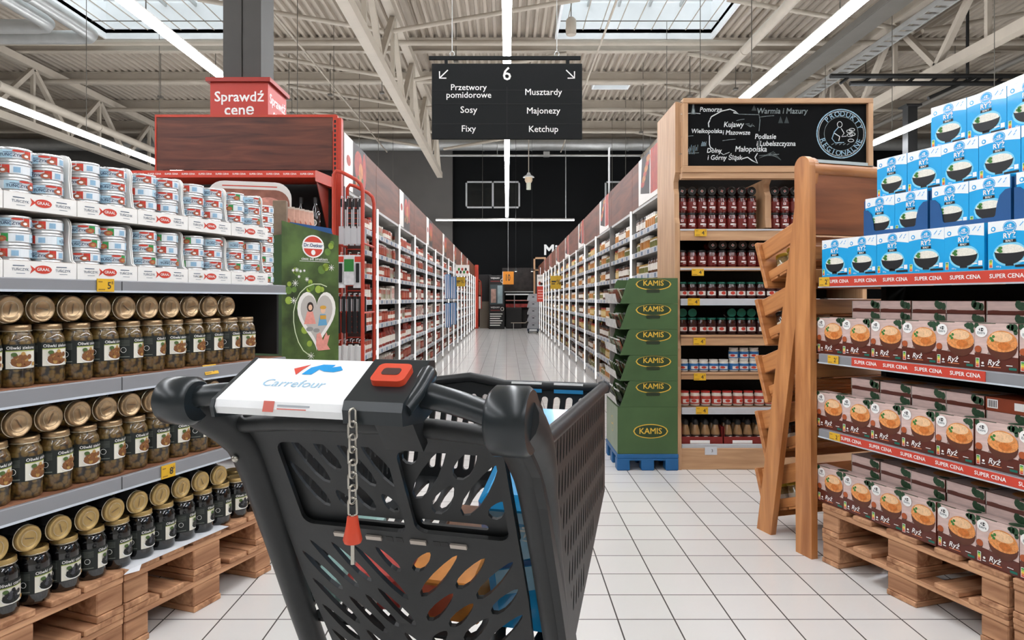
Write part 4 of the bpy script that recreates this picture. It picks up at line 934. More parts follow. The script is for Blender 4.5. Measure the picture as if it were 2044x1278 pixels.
# ---- blue boxes
TB = mat('tray_blue', '#164f86', .5, var=.03)
z = 1.3005
for i in range(9):
    if i == 5: pass
    x = .012+.1552*i+(.012 if i >= 5 else 0)
    wb.put(MR @ T3(x, .0, z) @ RZ(rnd.uniform(-.8, .8)), 'blue white-rice box, %s from the wooden rack in the lowest blue row' % ORD[i])
    for k in range(5): wb.put(MR @ T3(x, .054+.052*k, z), 'blue white-rice box hidden in the rows behind the lowest blue row', 'rear rows of blue rice boxes at the bottom')
z2 = z+BH+.001
def blue_tray(x, y, z, lab):
    t = thing('blue_box_tray', lab, 'tray', MR @ T3(x, y, z)); W = 2*.1555+.008; D = .26
    b = MB(); b.box(0, W, 0, D, 0, .003, TB); b.build('bottom', t)
    for xx in (0, W-.003):
        b = MB(); b.prism([(0, 0), (D, 0), (D, .16), (.0, .16)], xx, xx+.003, TB, Matrix(((0, 0, 1, 0), (1, 0, 0, 0), (0, 1, 0, 0), (0, 0, 0, 1)))); b.build('side_wall', t)
    # front lip rising in curves to both ends
    b = MB(); n = 12; up = []
    for i in range(n+1):
        q = i/n; up.append((.055*(1-q), .025+.075*(1-math.cos(PI/2*(1-q)))*1.0))
    L = [(0, .0), (W, 0)] + [(W, .12)] + [(W-.02, .118), (W-.04, .10), (W-.05, .07), (W-.056, .03), (W-.062, .025)] + [(.062, .025), (.056, .03), (.05, .07), (.04, .10), (.02, .118), (0, .12)]
    g = panel(L, [], .003); b.geo(g, TB, frame((0, -.002, 0), (1, 0, 0), (0, 0, 1))); b.build('front_lip', t); return t
for k, x in enumerate((.17, .50, .83, 1.16)):
    blue_tray(x, .085, z2, 'dark blue open tray holding two rice boxes, %s from the wooden rack' % ORD[k])
    for i in range(2):
        wb.put(MR @ T3(x+.004+.1555*i, .087, z2+.0035), 'blue white-rice box in a dark blue tray, %s from the rack' % ORD[2*k+i])
        for q in range(3): wb.put(MR @ T3(x+.004+.1555*i, .139+.052*q, z2+.0035), 'blue white-rice box hidden behind another in a dark blue tray', 'rear rows of blue rice boxes in the trays')
z3 = z2+.0035+BH+.001
for i in range(8):
    x = .205+.1555*i; wb.put(MR @ T3(x, .12, z3) @ RZ(rnd.uniform(-.8, .8)), 'blue white-rice box, %s from the rack in the third row up' % ORD[i])
    for q in range(2): wb.put(MR @ T3(x, .173+.052*q, z3), 'blue white-rice box hidden behind the third blue row', 'rear rows of blue rice boxes in the third tier')
z4 = z3+BH+.001
for i in range(6):
    x = .44+.1555*i; zz = z4 if i == 0 else z4+.0
    wb.put(MR @ T3(x, .155, zz), 'blue white-rice box, %s from the rack in the topmost row' % ORD[i])
# ================================================================== WOODEN RACK BESIDE IT
RKW = [wood('rack_wood_%s' % n, '#9c6033', '#cf9059', ax, 2.5, .4) for n, ax in (('x', 0), ('y', 1), ('z', 2))]
MK = MR                                             # rack shares the display's direction; local -x runs away from the viewer
t = thing('wooden_rack', 'tall orange-brown wooden rack of slanted trays with splayed legs', 'rack', MK)
SIDEM = Matrix(((1, 0, 0, 0), (0, 0, 1, 0), (0, 1, 0, 0), (0, 0, 0, 1)))     # prism x,y -> x,z ; depth -> y
LK = 1.15
for y in (-.03, LK):
    def rnd_top(x0, x1, zt, zb, xb0, xb1):
        r = (x1-x0)/2; c = (x0+x1)/2
        return [(xb0, zb), (xb1, zb)]+[(c+r*math.cos(q), zt-r+r*math.sin(q)) for q in [PI*i/10 for i in range(11)]]
    b = MB(); b.prism(rnd_top(-.135, -.035, 1.87, 0, -.125, -.02), y, y+.034, RKW[2], SIDEM); b.build('upright_leg', t)
    b = MB(); b.prism(rnd_top(-.145, -.045, 1.868, 0, -.46, -.35), y+.0345, y+.066, RKW[2], SIDEM); b.build('splayed_leg', t)
TL = .36; ang = math.radians(20)
for k, zc in enumerate((.10, .405, .70, 1.0, 1.30)):
    tp = bpy.data.objects.new('tray', None); COL.objects.link(tp); tp.parent = t; tp.empty_display_size = .05
    dx = [-.02, -.02, -.02, -.02, -.02][k]
    tp.matrix_local = T3(-.44+dx*0, 0, zc) @ Matrix.Rotation(-ang, 4, 'Y')      # tray plane rises towards the display (+x)
    for y in (.07, LK-.03):
        b = MB(); b.cbox(0, TL, y, y+.018, .115, .205, RKW[0], .003); b.build('side_board', tp)
        b = MB(); b.cbox(0, TL, y, y+.018, 0, .045, RKW[0], .003); b.build('side_slat', tp)
    b = MB(); b.cbox(-.026, -.001, .045, LK+.02, -.04, .215, RKW[1], .004); b.build('front_lip', tp)
    b = MB(); b.cbox(TL, TL+.018, .0, LK, 0, .075, RKW[1], .003); b.build('rear_board', tp)
    b = MB()
    for q in range(5): b.cbox(.005+q*.073, .06+q*.073, .07, LK-.02, -.012, -.0005, RKW[1], .002)
    b.build('tray_slats', tp)
b = MB(); b.cbox(-.075, -.058, .006, LK+.0, 1.50, 1.80, wood('rack_panel', '#6a391c', '#965630', 1, 2, .45), .003); b.build('header_panel', t)
b = MB(); b.tube([(-.07, .006, 1.81), (-.07, LK, 1.81)], .03, RKW[1], 14); b.build('header_rail', t)
b = MB(); b.box(-.09, -.088, .02, .36, 1.842, 1.862, mat('clear_holder', '#b9c0c0', .1, spec=.8)); b.box(-.09, -.05, .02, .36, 1.838, 1.84, mat('clear_holder', '#b9c0c0')); b.build('label_holder', t)
for z in (1.42, 1.31, 1.05, .72):
    b = MB(); b.cbox(-.075, -.058, .006, LK, z-.035, z+.03, RKW[1], .003); b.build('rear_slat', t)
# jars lying in the trays
JY = mat('spread_jar_body', '#8d7a52', .2, coat=1, var=.3, scale=60); JD = mat('dark_jar_body', '#3a2a22', .15, coat=1, var=.3, scale=50); JLB = mat('spread_label', '#d7d0bd', .5); JLY = mat('spread_lid_yellow', '#b39a2e', .35, metal=.2)
def rack_jar(name, body, lidm, labm):
    t = thing(name, 'x', 'jar'); R, H = .04, .12
    b = MB(); b.lathe([(R*.88, 0), (R, .008), (R, H*.72), (R*.86, H*.82), (R*.86, H*.86)], body, 20); b.build('glass_body', t)
    b = MB(); b.lathe([(R*.9, H*.85), (R*.93, H*.87), (R*.93, H*.98), (R*.88, H)], lidm, 20); b.build('lid', t)
    b = MB(); Art(b, cyl=(R+.0004, 0)).rect(-.06, .06, H*.2, H*.55, labm); b.build('label', t); return Proto(t)
ry = rack_jar('spread_jar', JY, JLY, JLB); rd = rack_jar('relish_jar', JD, LIDK, JLB)
for k, zc, P, nm in ((0, .10, ry, 'yellow-lidded spread jar'), (1, .405, rd, 'dark relish jar'), (2, .70, rd, 'dark relish jar'), (3, 1.0, rd, 'dark relish jar'), (4, 1.3, ry, 'yellow-lidded spread jar')):
    for i in range(3):
        for j in range(2):
            M = MR @ T3(-.44, 0, zc) @ Matrix.Rotation(-ang, 4, 'Y') @ T3(.05+.09*i, .145+.09*j, .0005)
            P.put(M, '%s standing in the wooden rack, %s tray from the floor' % (nm, ORD[k]), '%ss in the %s tray of the wooden rack' % (nm, ORD[k]))
# ================================================================== SPICE STAND (green boxes on a blue pallet)
MS = T3(.769, 4.79, 0)
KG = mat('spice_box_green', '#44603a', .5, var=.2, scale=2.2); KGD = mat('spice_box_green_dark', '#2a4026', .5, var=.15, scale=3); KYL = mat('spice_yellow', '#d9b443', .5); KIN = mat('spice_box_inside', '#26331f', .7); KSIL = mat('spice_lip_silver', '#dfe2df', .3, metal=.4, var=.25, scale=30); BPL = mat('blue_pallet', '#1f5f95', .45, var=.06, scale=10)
t = thing('plastic_pallet', 'small blue plastic pallet under the green spice boxes', 'pallet', MS)
b = MB(); b.cbox(0, .43, 0, .55, .085, .115, BPL, .004)
b.build('deck', t)
for x in (0, .17, .34):
    for y in (0, .23, .46):
        b = MB(); b.cbox(x, x+.09, y, y+.09, 0, .0845, BPL, .006); b.build('foot', t)
b = MB(); b.cbox(.004, .426, .002, .018, .07, .0848, BPL, .002); b.build('edge_rib', t)
def koval(a, cx, cy, rx, ry, l=1):
    a.ell(cx, cy, rx, ry, KYL, l, 24); a.ell(cx, cy, rx*.93, ry*.88, KGD, l+1, 24); a.text('KAMIS', cx, cy, ry*1.15, KYL, l+2, .012, fit=rx*1.6)
t = thing('spice_box', 'tall plain green base carton carrying the stacked spice trays', 'box', MS)
b = MB(); b.cbox(.005, .425, .004, .54, .1155, .446, KG, .002); b.box(.0035, .005, .01, .53, .12, .44, mat('spice_box_side', '#8d9a86', .5, var=.1, scale=6)); b.build('carton', t)
b = MB(); a = Art(b, front(0, .004, 0)); koval(a, .235, .275, .122, .05); b.build('print', t); b = MB(); a2 = Art(b, frame((.0035, .54, 0), (0, -1, 0), (0, 0, 1))); a2.ring(.3, .29, .06, .055, .004, KYL, 1, 24); a2.rect(.27, .33, .285, .295, KYL, 1); b.build('print', t)
rnd = random.Random(9)
XZY = Matrix(((1, 0, 0, 0), (0, 0, 1, 0), (0, 1, 0, 0), (0, 0, 0, 1)))
SACH = [mat('sachet_%d' % i, c, .4, var=.2, scale=60) for i, c in enumerate(('#39502a', '#7a7f5a', '#b9b6a0', '#2a2f22', '#8a4a30'))]
for k in range(5):
    z = .4465+k*.1802; M = MS @ T3(0, 0, z)
    t = thing('spice_tray', 'green open spice tray with a hand hole, %s of the stack from below' % ORD[k], 'box', M)
    outl = [(.02, 0), (.425, 0), (.425, .179), (.09, .179), (.078, .165), (.032, .03)]
    hole = [(.205+.05*1, .080), (.213, .080), (.203, .086), (.203, .098), (.213, .104), (.29, .104), (.30, .098), (.30, .086), (.29, .080)]
    hole = [(x, y-.004) for x, y in hole]
    for y, nm in ((.004, 'side_wall'), (.537, 'side_wall')):
        b = MB(); b.geo(panel(outl, [hole] if y < .1 else [], .005), KG, frame((0, y+.0025, 0), (1, 0, 0), (0, 0, 1)))
        if y < .1:
            a = Art(b, front(0, y, 0)); cx, cy, rx, ry = .255, .142, .125, .046
            a.ell(cx, cy-.006, rx, ry*.92, KYL, 1, 24, lo=-1, hi=.92); a.ell(cx, cy-.005, rx*.93, ry*.8, KGD, 2, 24, lo=-1, hi=1); a.text('KAMIS', cx, cy+.0, .052, KYL, 3, .012, fit=rx*1.6)
            # keep the hand hole clear: it is cut in the lower part of the badge
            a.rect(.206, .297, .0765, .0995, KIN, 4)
        b.build(nm, t)
    b = MB(); b.box(.42, .425, .0095, .532, 0, .179, KGD); b.build('rear_wall', t)
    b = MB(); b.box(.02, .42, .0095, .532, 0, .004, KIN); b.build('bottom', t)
    b = MB(); b.add([(.0, -.0, .012), (.0, .54, .012), (-.012, .54, .07), (-.012, 0, .07), (.02, 0, .0), (.02, .54, .0)], [(0, 3, 2, 1), (0, 1, 5, 4)], KSIL); b.build('front_lip', t)
    for r_ in range(6):
        for c_ in range(3):
            sb = MB(); m = SACH[rnd.randrange(5)]; sb.cbox(-.003, .003, -.035, .035, 0, .11, m, .001); sb.box(-.0036, .0036, -.025, .025, .06, .09, SACH[(k+c_) % 5]); sb.box(-.0032, .0032, -.035, .035, .104, .11, KSIL)
            o = one(sb, 'spice_sachet', 'spice sachets standing in the %s green tray of the stack from below' % ORD[k], 'sachet', M @ T3(.055+c_*.06, .06+r_*.083, .006) @ RZ(rnd.uniform(-14, 14)) @ RY(-22), 'spice sachets in the %s tray' % ORD[k])

# ================================================================== STALL WITH THE CHALKBOARD
MT = T3(1.2, 4.85, 0)
LWx, LWy, LWz = [wood('stall_wood_%s' % n, '#a9825f', '#c9a17b', ax, 3, .5) for n, ax in (('x', 0), ('y', 1), ('z', 2))]
LWI = wood('stall_wood_inner', '#6e4f38', '#8d6a4e', 0, 3, .6); CHB = mat('chalkboard', '#0a0b0c', .9, var=.25, scale=4, spec=.2); CHW = mat('chalk_white', '#d4d8d8', .9, var=.25, scale=60); CHG = mat('chalk_grey', '#7e8889', .9, var=.4, scale=50); CHBL = mat('chalk_bluish', '#93b2c6', .9, var=.3, scale=60)
W_ = 1.36
t = thing('market_stall', 'pale wooden stall shelving topped by a chalkboard with a map', 'shelving', MT)
YB = .6
def waisted(y0, y1):
    """side outline of a stall partition: full depth low down, waisted between shelves"""
    return None
b = MB(); b.prism([(.0, 0), (YB, 0), (YB, 2.60), (.02, 2.60), (.02, 2.10), (.07, 2.04), (.07, 1.99), (.05, 1.95), (.05, 1.78), (.03, 1.74), (.03, 0.93), (.0, .85)], -.005, .03, LWz, Matrix(((0, 0, 1, 0), (1, 0, 0, 0), (0, 1, 0, 0), (0, 0, 0, 1)))); b.build('side_panel', t)
b = MB(); b.prism([(.0, 0), (YB, 0), (YB, 2.60), (.02, 2.60), (.02, 2.10), (.07, 2.04), (.03, 1.74), (.03, .93), (.0, .85)], W_-.03, W_, LWz, Matrix(((0, 0, 1, 0), (1, 0, 0, 0), (0, 1, 0, 0), (0, 0, 0, 1)))); b.build('side_panel', t)
b = MB(); b.prism([(.05, 1.71), (YB-.02, 1.71), (YB-.02, 2.06), (.05, 2.06), (.09, 2.02), (.09, 1.98), (.06, 1.94), (.06, 1.78)], .648, .69, LWz, Matrix(((0, 0, 1, 0), (1, 0, 0, 0), (0, 1, 0, 0), (0, 0, 0, 1)))); b.build('divider', t)
b = MB(); b.box(.03, W_-.03, YB-.02, YB, .13, 2.60, BLACK); b.build('back_panel', t)
for k, (z, y0, m, rail) in enumerate(((1.70, .02, LWx, 0), (1.43, .02, LWx, 0), (1.2, .01, LWx, 1), (.944, .01, LWx, 0), (.68, -.0, LWx, 2), (.433, -.02, LWx, 1), (.165, -.02, LWx, 0))):
    x0 = .03 if y0 > -.01 else .031
    b = MB(); b.box(x0, W_-.031, y0+.015, YB-.021, z-.02, z, LWI)
    if rail == 1: b.cbox(x0, W_-.031, y0, y0+.015, z-.045, z+.002, RAIL, .003); b.box(x0, W_-.031, y0-.001, y0, z-.045, z-.042, SHEDGE)
    elif k == 0: b.cbox(x0, W_-.031, y0, y0+.015, z-.085, z-.002, LWx, .003); b.box(x0, W_-.031, y0-.006, y0, z-.014, z-.004, SHEDGE)
    elif k in (3, 4): b.cbox(x0, W_-.031, y0, y0+.015, z-.075 if k == 3 else z-.05, z, LWx, .003); b.box(x0, W_-.031, y0-.004, y0, z-.02, z-.012, LWI)
    elif k == 6: b.cbox(x0, W_-.031, y0, y0+.015, z-.03, z+.012, RAIL, .003)
    else: b.cbox(x0, W_-.031, y0, y0+.015, z-.03, z-.004, LWx, .003); b.box(x0, W_-.031, y0-.006, y0, z-.022, z-.012, SHEDGE)
    b.build('shelf', t)
b = MB(); b.cbox(.0, W_, -.03, .02, .0, .15, LWx, .004); b.build('plinth', t)
for xx in (-.006, W_-.024):
    b = MB(); b.prism([(-.04, 0), (0, 0), (0, .72), (-.015, .70), (-.04, .16)], xx, xx+.03, LWz, Matrix(((0, 0, 1, 0), (1, 0, 0, 0), (0, 1, 0, 0), (0, 0, 0, 1)))); b.build('foot_panel', t)
# framed chalkboard
b = MB(); z0, z1 = 2.085, 2.605
b.cbox(.03, W_, -.06, .019, z1-.035, z1, LWx, .003); b.cbox(.03, W_, -.06, .019, z0, z0+.045, LWx, .003); b.cbox(.03, .065, -.06, .019, z0+.045, z1-.035, LWz, .003); b.cbox(W_-.035, W_, -.06, .019, z0+.045, z1-.035, LWz, .003)
b.box(.025, W_, -.05, .019, z0-.04, z0-.0, LWx); b.build('board_frame', t)
b = MB(); bx0, bx1, bz0, bz1 = .065, W_-.035, z0+.045, z1-.035; b.box(bx0, bx1, -.03, .0, bz0, bz1, CHB)
a = Art(b, front(0, -.03, 0))
U = lambda u: (u-1012)*4.82/1369-1.2
V = lambda v: 1.2+(597-v)*4.82/1369
hs = lambda s_, u, v, px, m=CHW, bold=.0, rot=0, sx=.85: a.text(s_, U(u), V(v), px*4.76/1369, m, 1, bold, .15, None, rot, sx)
for s_, u, v, wp, m_ in (('Pomorze', 1419, 219, 42, CHW), ('Warmia i Mazury', 1562, 222, 96, CHG), ('Kujawy', 1465, 249, 38, CHW), ('i Mazowsze', 1470, 265, 52, CHW), ('Wielkopolska', 1411, 262, 58, CHW), ('Podlasie', 1528, 273, 40, CHW), ('i Lubelszczyzna', 1549, 287, 74, CHW), ('Małopolska', 1499, 298, 60, CHW), ('Dolny', 1426, 301, 28, CHW), ('i Górny Śląsk', 1447, 315, 66, CHW)):
    a.text(s_, U(u), V(v), .2, m_, 1, .011, .15, wp*1.06*4.76/1369, 0, .9)
uv = lambda pts: [(U(u), V(v)) for u, v in pts]
a.line(uv([(1417, 240), (1414, 246), (1415, 254)]), .008, CHW); a.line(uv([(1417, 239), (1420, 233), (1440, 222), (1457, 218), (1467, 222), (1474, 227), (1464, 225)]), .007, CHW); a.line(uv([(1474, 228), (1515, 229), (1517, 240), (1515, 262)]), .004, CHG); a.line(uv([(1416, 270), (1416, 288), (1418, 294), (1424, 298)]), .006, CHW); a.line(uv([(1434, 302), (1444, 309), (1456, 304)]), .004, CHW); a.line(uv([(1481, 317), (1492, 314), (1502, 321), (1512, 326), (1507, 314), (1512, 306)]), .007, CHW); a.line(uv([(1517, 300), (1514, 290), (1516, 278)]), .004, CHG)
a.line(uv([(1359, 228), (1380, 226), (1383, 206), (1385, 206), (1388, 226), (1398, 227)]), .005, CHW); a.poly(uv([(1379, 228), (1389, 228), (1386, 207), (1382, 207)]), CHG, 1)
for u, v, s_ in ((1370, 300, 1.0), (1385, 297, 1.2), (1378, 304, 1.4), (1405, 288, .7)):
    for q in range(7): a.line(uv([(u-8*s_+q*2.3*s_, v+4), (u-6*s_+q*2.1*s_, v-5*s_*abs(math.sin(q*1.3))-2)]), .003, CHBL if q % 2 else CHG)
for (u, v, wd) in ((1375, 306, 40), (1455, 279, 26), (1478, 239, 16), (1530, 232, 30), (1535, 309, 40), (1372, 272, 24)): a.line(uv([(u-wd/2, v+2), (u, v), (u+wd/2, v-1)]), .0035, CHG)
for q in range(8): a.line(uv([(1515+q*3, 316-q*1.5), (1545+q*2, 302+q*2.5)]), .002, CHG)
for q in range(6): a.line(uv([(1488+3*q, 254-abs(q-3)*2), (1496+2*q, 247+3*(q % 3))]), .003, CHG)
for u in (1505, 1558, 1570): a.poly(uv([(u-5, 246 if u > 1520 else 221), (u+5, 246 if u > 1520 else 221), (u, 232 if u > 1520 else 209)]), mat('chalk_faint', '#3b4142', .9), 1)
# round emblem
cx, cy = U(1679), V(267); R = 49*4.76/1369
a.ring(cx, cy, R, R, .008, CHBL, 1, 48); a.ring(cx, cy, R*.93, R*.93, .003, CHW, 1, 48); a.ring(cx, cy, R*.70, R*.70, .003, CHG, 1, 40)
for s_, a0, a1, fl in (('PRODUKTY', 2.35, .35, 1), ('REGIONALNE', 3.5, 5.9, -1)):
    for i, ch in enumerate(s_):
        q = a0+(a1-a0)*i/(len(s_)-1); a.text(ch, cx+R*.81*math.cos(q), cy+R*.81*math.sin(q), .052, CHBL, 1, .006, 0, None, q-PI/2 if fl > 0 else q+PI/2)
a.ring(cx-R*.06, cy+R*.38, R*.1, R*.12, .004, CHW, 1, 14); a.line([(cx-R*.12, cy+R*.26), (cx-R*.28, cy+R*.08), (cx-R*.38, cy-R*.2), (cx-R*.24, cy-R*.38), (cx+R*.12, cy-R*.36)], .006, CHBL); a.line([(cx, cy+R*.22), (cx+R*.12, cy+R*.02), (cx+R*.02, cy-R*.12), (cx+R*.22, cy-R*.1)], .005, CHW); a.line([(cx-R*.28, cy+R*.02), (cx-R*.06, cy-R*.12), (cx-R*.1, cy-R*.3)], .006, CHW)
for x, y in ((.34, .1), (.44, .16), (.36, -.06), (.46, -.02), (.40, -.28)): a.ring(cx+R*x, cy+R*y, R*.12, R*.06, .004, CHW, 1, 12)
for q in range(5): a.line([(cx-R*.4+R*.16*q, cy-R*.46), (cx-R*.3+R*.16*q, cy-R*.4)], .004, CHG)
a.line(uv([(1544, 206), (1620, 206)]), .006, CHG); a.line(uv([(1650, 206), (1665, 206)]), .005, CHG); a.line(uv([(1683, 206), (1704, 206)]), .005, CHG); a.line(uv([(1355, 204), (1375, 205)]), .004, CHG)
b.build('chalkboard', t)
# stock of the stall
def small_jar(name, R, H, body, lidm, labm, mark):
    o = thing(name, 'x', 'jar'); b = MB()
    b.lathe([(R*.9, 0), (R, .006), (R, H*.76), (R*.86, H*.86), (R*.86, H*.9)], body, 18); b.build('glass_body', o)
    b = MB(); b.lathe([(R*.9, H*.88), (R*.93, H*.9), (R*.93, H*.985), (R*.88, H)], lidm, 20)
    if mark: a = Art(b, frame((0, 0, H), (1, 0, 0), (0, 1, 0))); a.rect(-R*.3, R*.3, -R*.12, R*.12, WHITE, 1); a.rect(-R*.12, R*.12, -R*.3, R*.3, WHITE, 1); a.ell(0, 0, R*.16, R*.16, RED, 2, 8)
    b.build('lid', o); b = MB(); a = Art(b, cyl=(R+.0003, 0)); a.rect(-R*1.9, R*1.9, H*.12, H*.66, labm, 1)
    if mark: a.text('Cymes', R*.25, H*.34, R*.5, WHITE, 2, .005, fit=R*1.2) if False else a.rect(-R*.4, R*.9, H*.28, H*.36, WHITE, 2); a.rect(-R*.15, R*.35, H*.46, H*.6, WHITE, 2); a.rect(0, R*.2, H*.49, H*.57, RED, 3); a.rect(R*.1, R*.8, H*.2, H*.24, CREAM, 2)
    else: a.rect(-R*1.0, R*1.0, H*.2, H*.45, CREAM, 2); a.ell(0, H*.34, R*.5, H*.1, RED, 3, 8)
    b.build('label', o); return Proto(o)
AJV = mat('ajvar_body', '#5a1512', .15, coat=1, var=.3, scale=50); AJL = mat('ajvar_label', '#6e1f19', .4, var=.1, scale=30); JK = mat('jam_body', '#2c0d0c', .15, coat=1, var=.3, scale=50); JLD = mat('jam_label', '#3a1512', .4); LGR = mat('lid_teal', '#17604f', .35, metal=.2); LRD = mat('lid_bright_red', '#b8322a', .35); HOR = mat('horseradish_body', '#ddd8cb', .2, coat=.8, var=.08, scale=40); HORL = mat('horseradish_label', '#2f6fae', .4); CHR = mat('mayo_label_red', '#b5473a', .4)
ja = small_jar('red_relish_jar', .0345, .122, AJV, LIDK, AJL, True); jj = small_jar('dark_jam_jar', .0345, .12, JK, LGR, JLD, False); jh = small_jar('horseradish_pot', .035, .085, HOR, LIDW, HORL, False); jm = small_jar('mayonnaise_pot', .036, .105, HOR, LRD, CHR, False)
rnd = random.Random(4); SX = lambda i, p=.0722: .068+i*p
for lv in range(2):
    for i in range(8): ja.put(MT @ T3(SX(i), .13, 1.7005+lv*.1225) @ RZ(rnd.uniform(-25, 25)), 'red relish jar, %s from the spice-stand side, %s layer on the top stall shelf' % (ORD[i], ORD[lv]))
    for i in range(8): ja.put(MT @ T3(.74+.0722*i, .13, 1.7005+lv*.1225) @ RZ(rnd.uniform(-25, 25)), 'red relish jar beyond the stall divider, %s from it, %s layer' % (ORD[i], ORD[lv]))
lie = lambda x, y, z: MT @ T3(x, y, z) @ RX(90) @ RZ(rnd.uniform(-30, 30))
for i in range(8): ja.put(lie(SX(i), .12+.12, 1.7005+.245+.036), 'red relish jar lying lid outwards above the stack, %s from the spice-stand side' % ORD[i])
for i in range(3): ja.put(lie(.74+.0722*i, .24, 1.7005+.245+.036), 'red relish jar lying lid outwards beyond the stall divider, %s from it' % ORD[i])
for i in range(13): ja.put(MT @ T3(SX(i), .13, 1.4305) @ RZ(rnd.uniform(-25, 25)), 'upright red relish jar on the second stall shelf down, %s from the spice-stand side' % ORD[i])
for i in range(3, 11): ja.put(lie(SX(i), .12+.1, 1.4305+.122+.036), 'red relish jar lying on the second stall shelf down, %s from the spice-stand side' % ORD[i-3])
for i in range(13): jj.put(MT @ T3(SX(i, .071), .12, 1.2025) @ RZ(rnd.uniform(-25, 25)), 'green-lidded jam jar on the third stall shelf down, %s from the spice-stand side' % ORD[i])
for i in range(13): jj.put(MT @ T3(SX(i, .071), .12, .9445) @ RZ(rnd.uniform(-25, 25)), 'green-lidded jam jar on the fourth stall shelf down, %s from the spice-stand side' % ORD[i])
for n, i in enumerate((0, 1, 5, 6, 7, 8, 9)): jj.put(lie(SX(i, .071), .12+.1, .9445+.12+.036), 'dark jam jar lying with its green lid outwards, %s from the spice-stand side' % ORD[n])
for i in range(13): jh.put(MT @ T3(.072+.0725*i, .10, .6805) @ RZ(rnd.uniform(-30, 30)), 'blue-labelled white pot on the fifth stall shelf down, %s from the spice-stand side' % ORD[i])
for n, i in enumerate((5, 6, 7)): jh.put(MT @ T3(.072+.0725*i, .10, .6805+.0855) @ RZ(rnd.uniform(-30, 30)), 'white pot with a blue label stacked on another pot, %s of three' % ORD[n])
for i in range(12): jm.put(MT @ T3(.075+.077*i, .09, .4355) @ RZ(rnd.uniform(-30, 30)), 'red-lidded white pot on the sixth stall shelf down, %s from the spice-stand side' % ORD[i])
jm.put(MT @ T3(.075+.077*8, .09, .4355+.1055), 'white pot with a red lid stacked on another pot on the sixth stall shelf')
# squeeze bottles in red trays on the lowest shelf
def squeeze():
    o = thing('sauce_squeeze_bottle', 'x', 'bottle'); b = MB()
    b.lathe([(.03, 0), (.034, .01), (.034, .07), (.028, .1), (.02, .125), (.016, .14)], mat('cream_sauce_body', '#8a6a48', .25, coat=.6, var=.15, scale=40), 18); b.build('bottle_body', o)
    b = MB(); b.lathe([(.02, .138), (.022, .145), (.018, .165), (.008, .175)], BLACK, 16); b.build('cap', o)
    b = MB(); a = Art(b, cyl=(.0345, 0)); a.rect(-.045, .045, .015, .07, mat('squeeze_label_dark', '#31201a', .4), 1); a.ell(0, .042, .022, .018, CREAM, 2, 12); b.build('label', o); return Proto(o)
sq = squeeze(); TRR = mat('red_box_tray', '#7a211c', .5, var=.05)
for k, x in enumerate((.035, .335, .635)):
    o = thing('cardboard_tray', 'low dark red cardboard tray of sauce bottles, %s from the spice-stand side' % ORD[k], 'tray', MT @ T3(x, .0, .1655)); b = MB(); b.box(0, .29, 0, .003, 0, .06 if k < 2 else .05, TRR); Art(b, front(0, 0, 0)).rect(.06, .2, .012, .035, WHITE); b.build('front_lip', o)
    b = MB(); b.box(0, .29, .003, .3, 0, .003, TRR); b.build('bottom', o); b = MB(); b.box(0, .003, .003, .3, .003, .13, TRR); b.build('side_wall', o); b = MB(); b.box(.287, .29, .003, .3, .003, .13, TRR); b.build('side_wall', o)
    for i in range(4):
        for r_ in range(2): sq.put(MT @ T3(x+.038+.071*i, .04+.08*r_, .169) @ RZ(rnd.uniform(-20, 20)), 'sauce bottle in the low red trays, %s from the spice-stand side, %s row' % (ORD[4*k+i], 'front' if r_ == 0 else 'rear'))
for k in range(6):
    sq.put(MT @ T3(.075+.13*k, .30, .169) @ RZ(rnd.uniform(-20, 20)), 'sauce bottle standing behind the low red trays, %s from the spice-stand side' % ORD[k]) if False else None
for z, x, y, lab in ((1.645, .13, .0125, 'under the top stall shelf'), (1.365, .11, .0125, 'under the second stall shelf'), (1.155, .08, .0085, 'on the third stall shelf edge'), (.875, .12, .0055, 'on the fourth stall shelf edge'), (.625, .12, -.0045, 'on the fifth stall shelf edge'), (.39, .13, -.0215, 'on the sixth stall shelf edge')):
    ticket(MT @ T3(x, y, z), .085, .05, '4', '9', 'yellow price ticket %s' % lab)
b = MB(); b.box(0, .085, -.003, 0, 0, .055, mat('ticket_white', '#c9cdd3', .5)); Art(b, front(0, -.003, 0)).text('3', .05, .028, .03, DKGREY); one(b, 'price_ticket', 'pale grey price ticket hanging from the lowest stall shelf', 'price ticket', MT @ T3(.19, -.0315, .105))
# ================================================================== RED SHELF END WITH THE WOODEN HEADER
RMET = mat('red_metal', '#b23a26', .4, var=.05, scale=10); RMETD = mat('red_metal_dark', '#7c2a1e', .45); HB = wood('header_board_wood', '#36180e', '#743d2a', 0, 2.2, .5, (.28, .75))
ME = T3(-2.72, 5.3, 0)
t = thing('shelf_end', 'red metal shelf end with a wide brown wooden header board', 'shelving', ME); WE = 1.42
b = MB(); b.box(.012, WE-.05, 0, .02, 2.2, 2.605, HB); b.build('header_board', t)
b = MB(); b.box(0, WE-.02, -.004, .03, 2.605, 2.625, RMET); b.box(0, .012, -.004, .03, 2.19, 2.605, RMET); b.build('header_rim', t)
b = MB(); b.box(WE-.045, WE-.01, -.005, .03, 1.3, 2.62, RMET); b.box(WE-.01, WE+.02, .0, .06, 0, 2.60, RMET)
for k in range(11): b.box(WE-.035, WE-.02, -.006, -.0045, 2.2+.036*k, 2.222+.036*k, BLACK)
b.build('upright', t)
b = MB(); b.box(.02, WE-.05, .03, .05, 0, 2.2, SHB); b.build('back_panel', t)
b = MB(); b.box(.0, WE-.08, -.36, 0.0, 2.085, 2.1, RMET); promo(b, .0, WE-.08, 2.075, 2.125, -.3605, 11); b.prism([(WE-.08, -.36), (WE-.02, 0), (WE-.06, 0)], 2.05, 2.13, RMET); b.build('canopy', t)
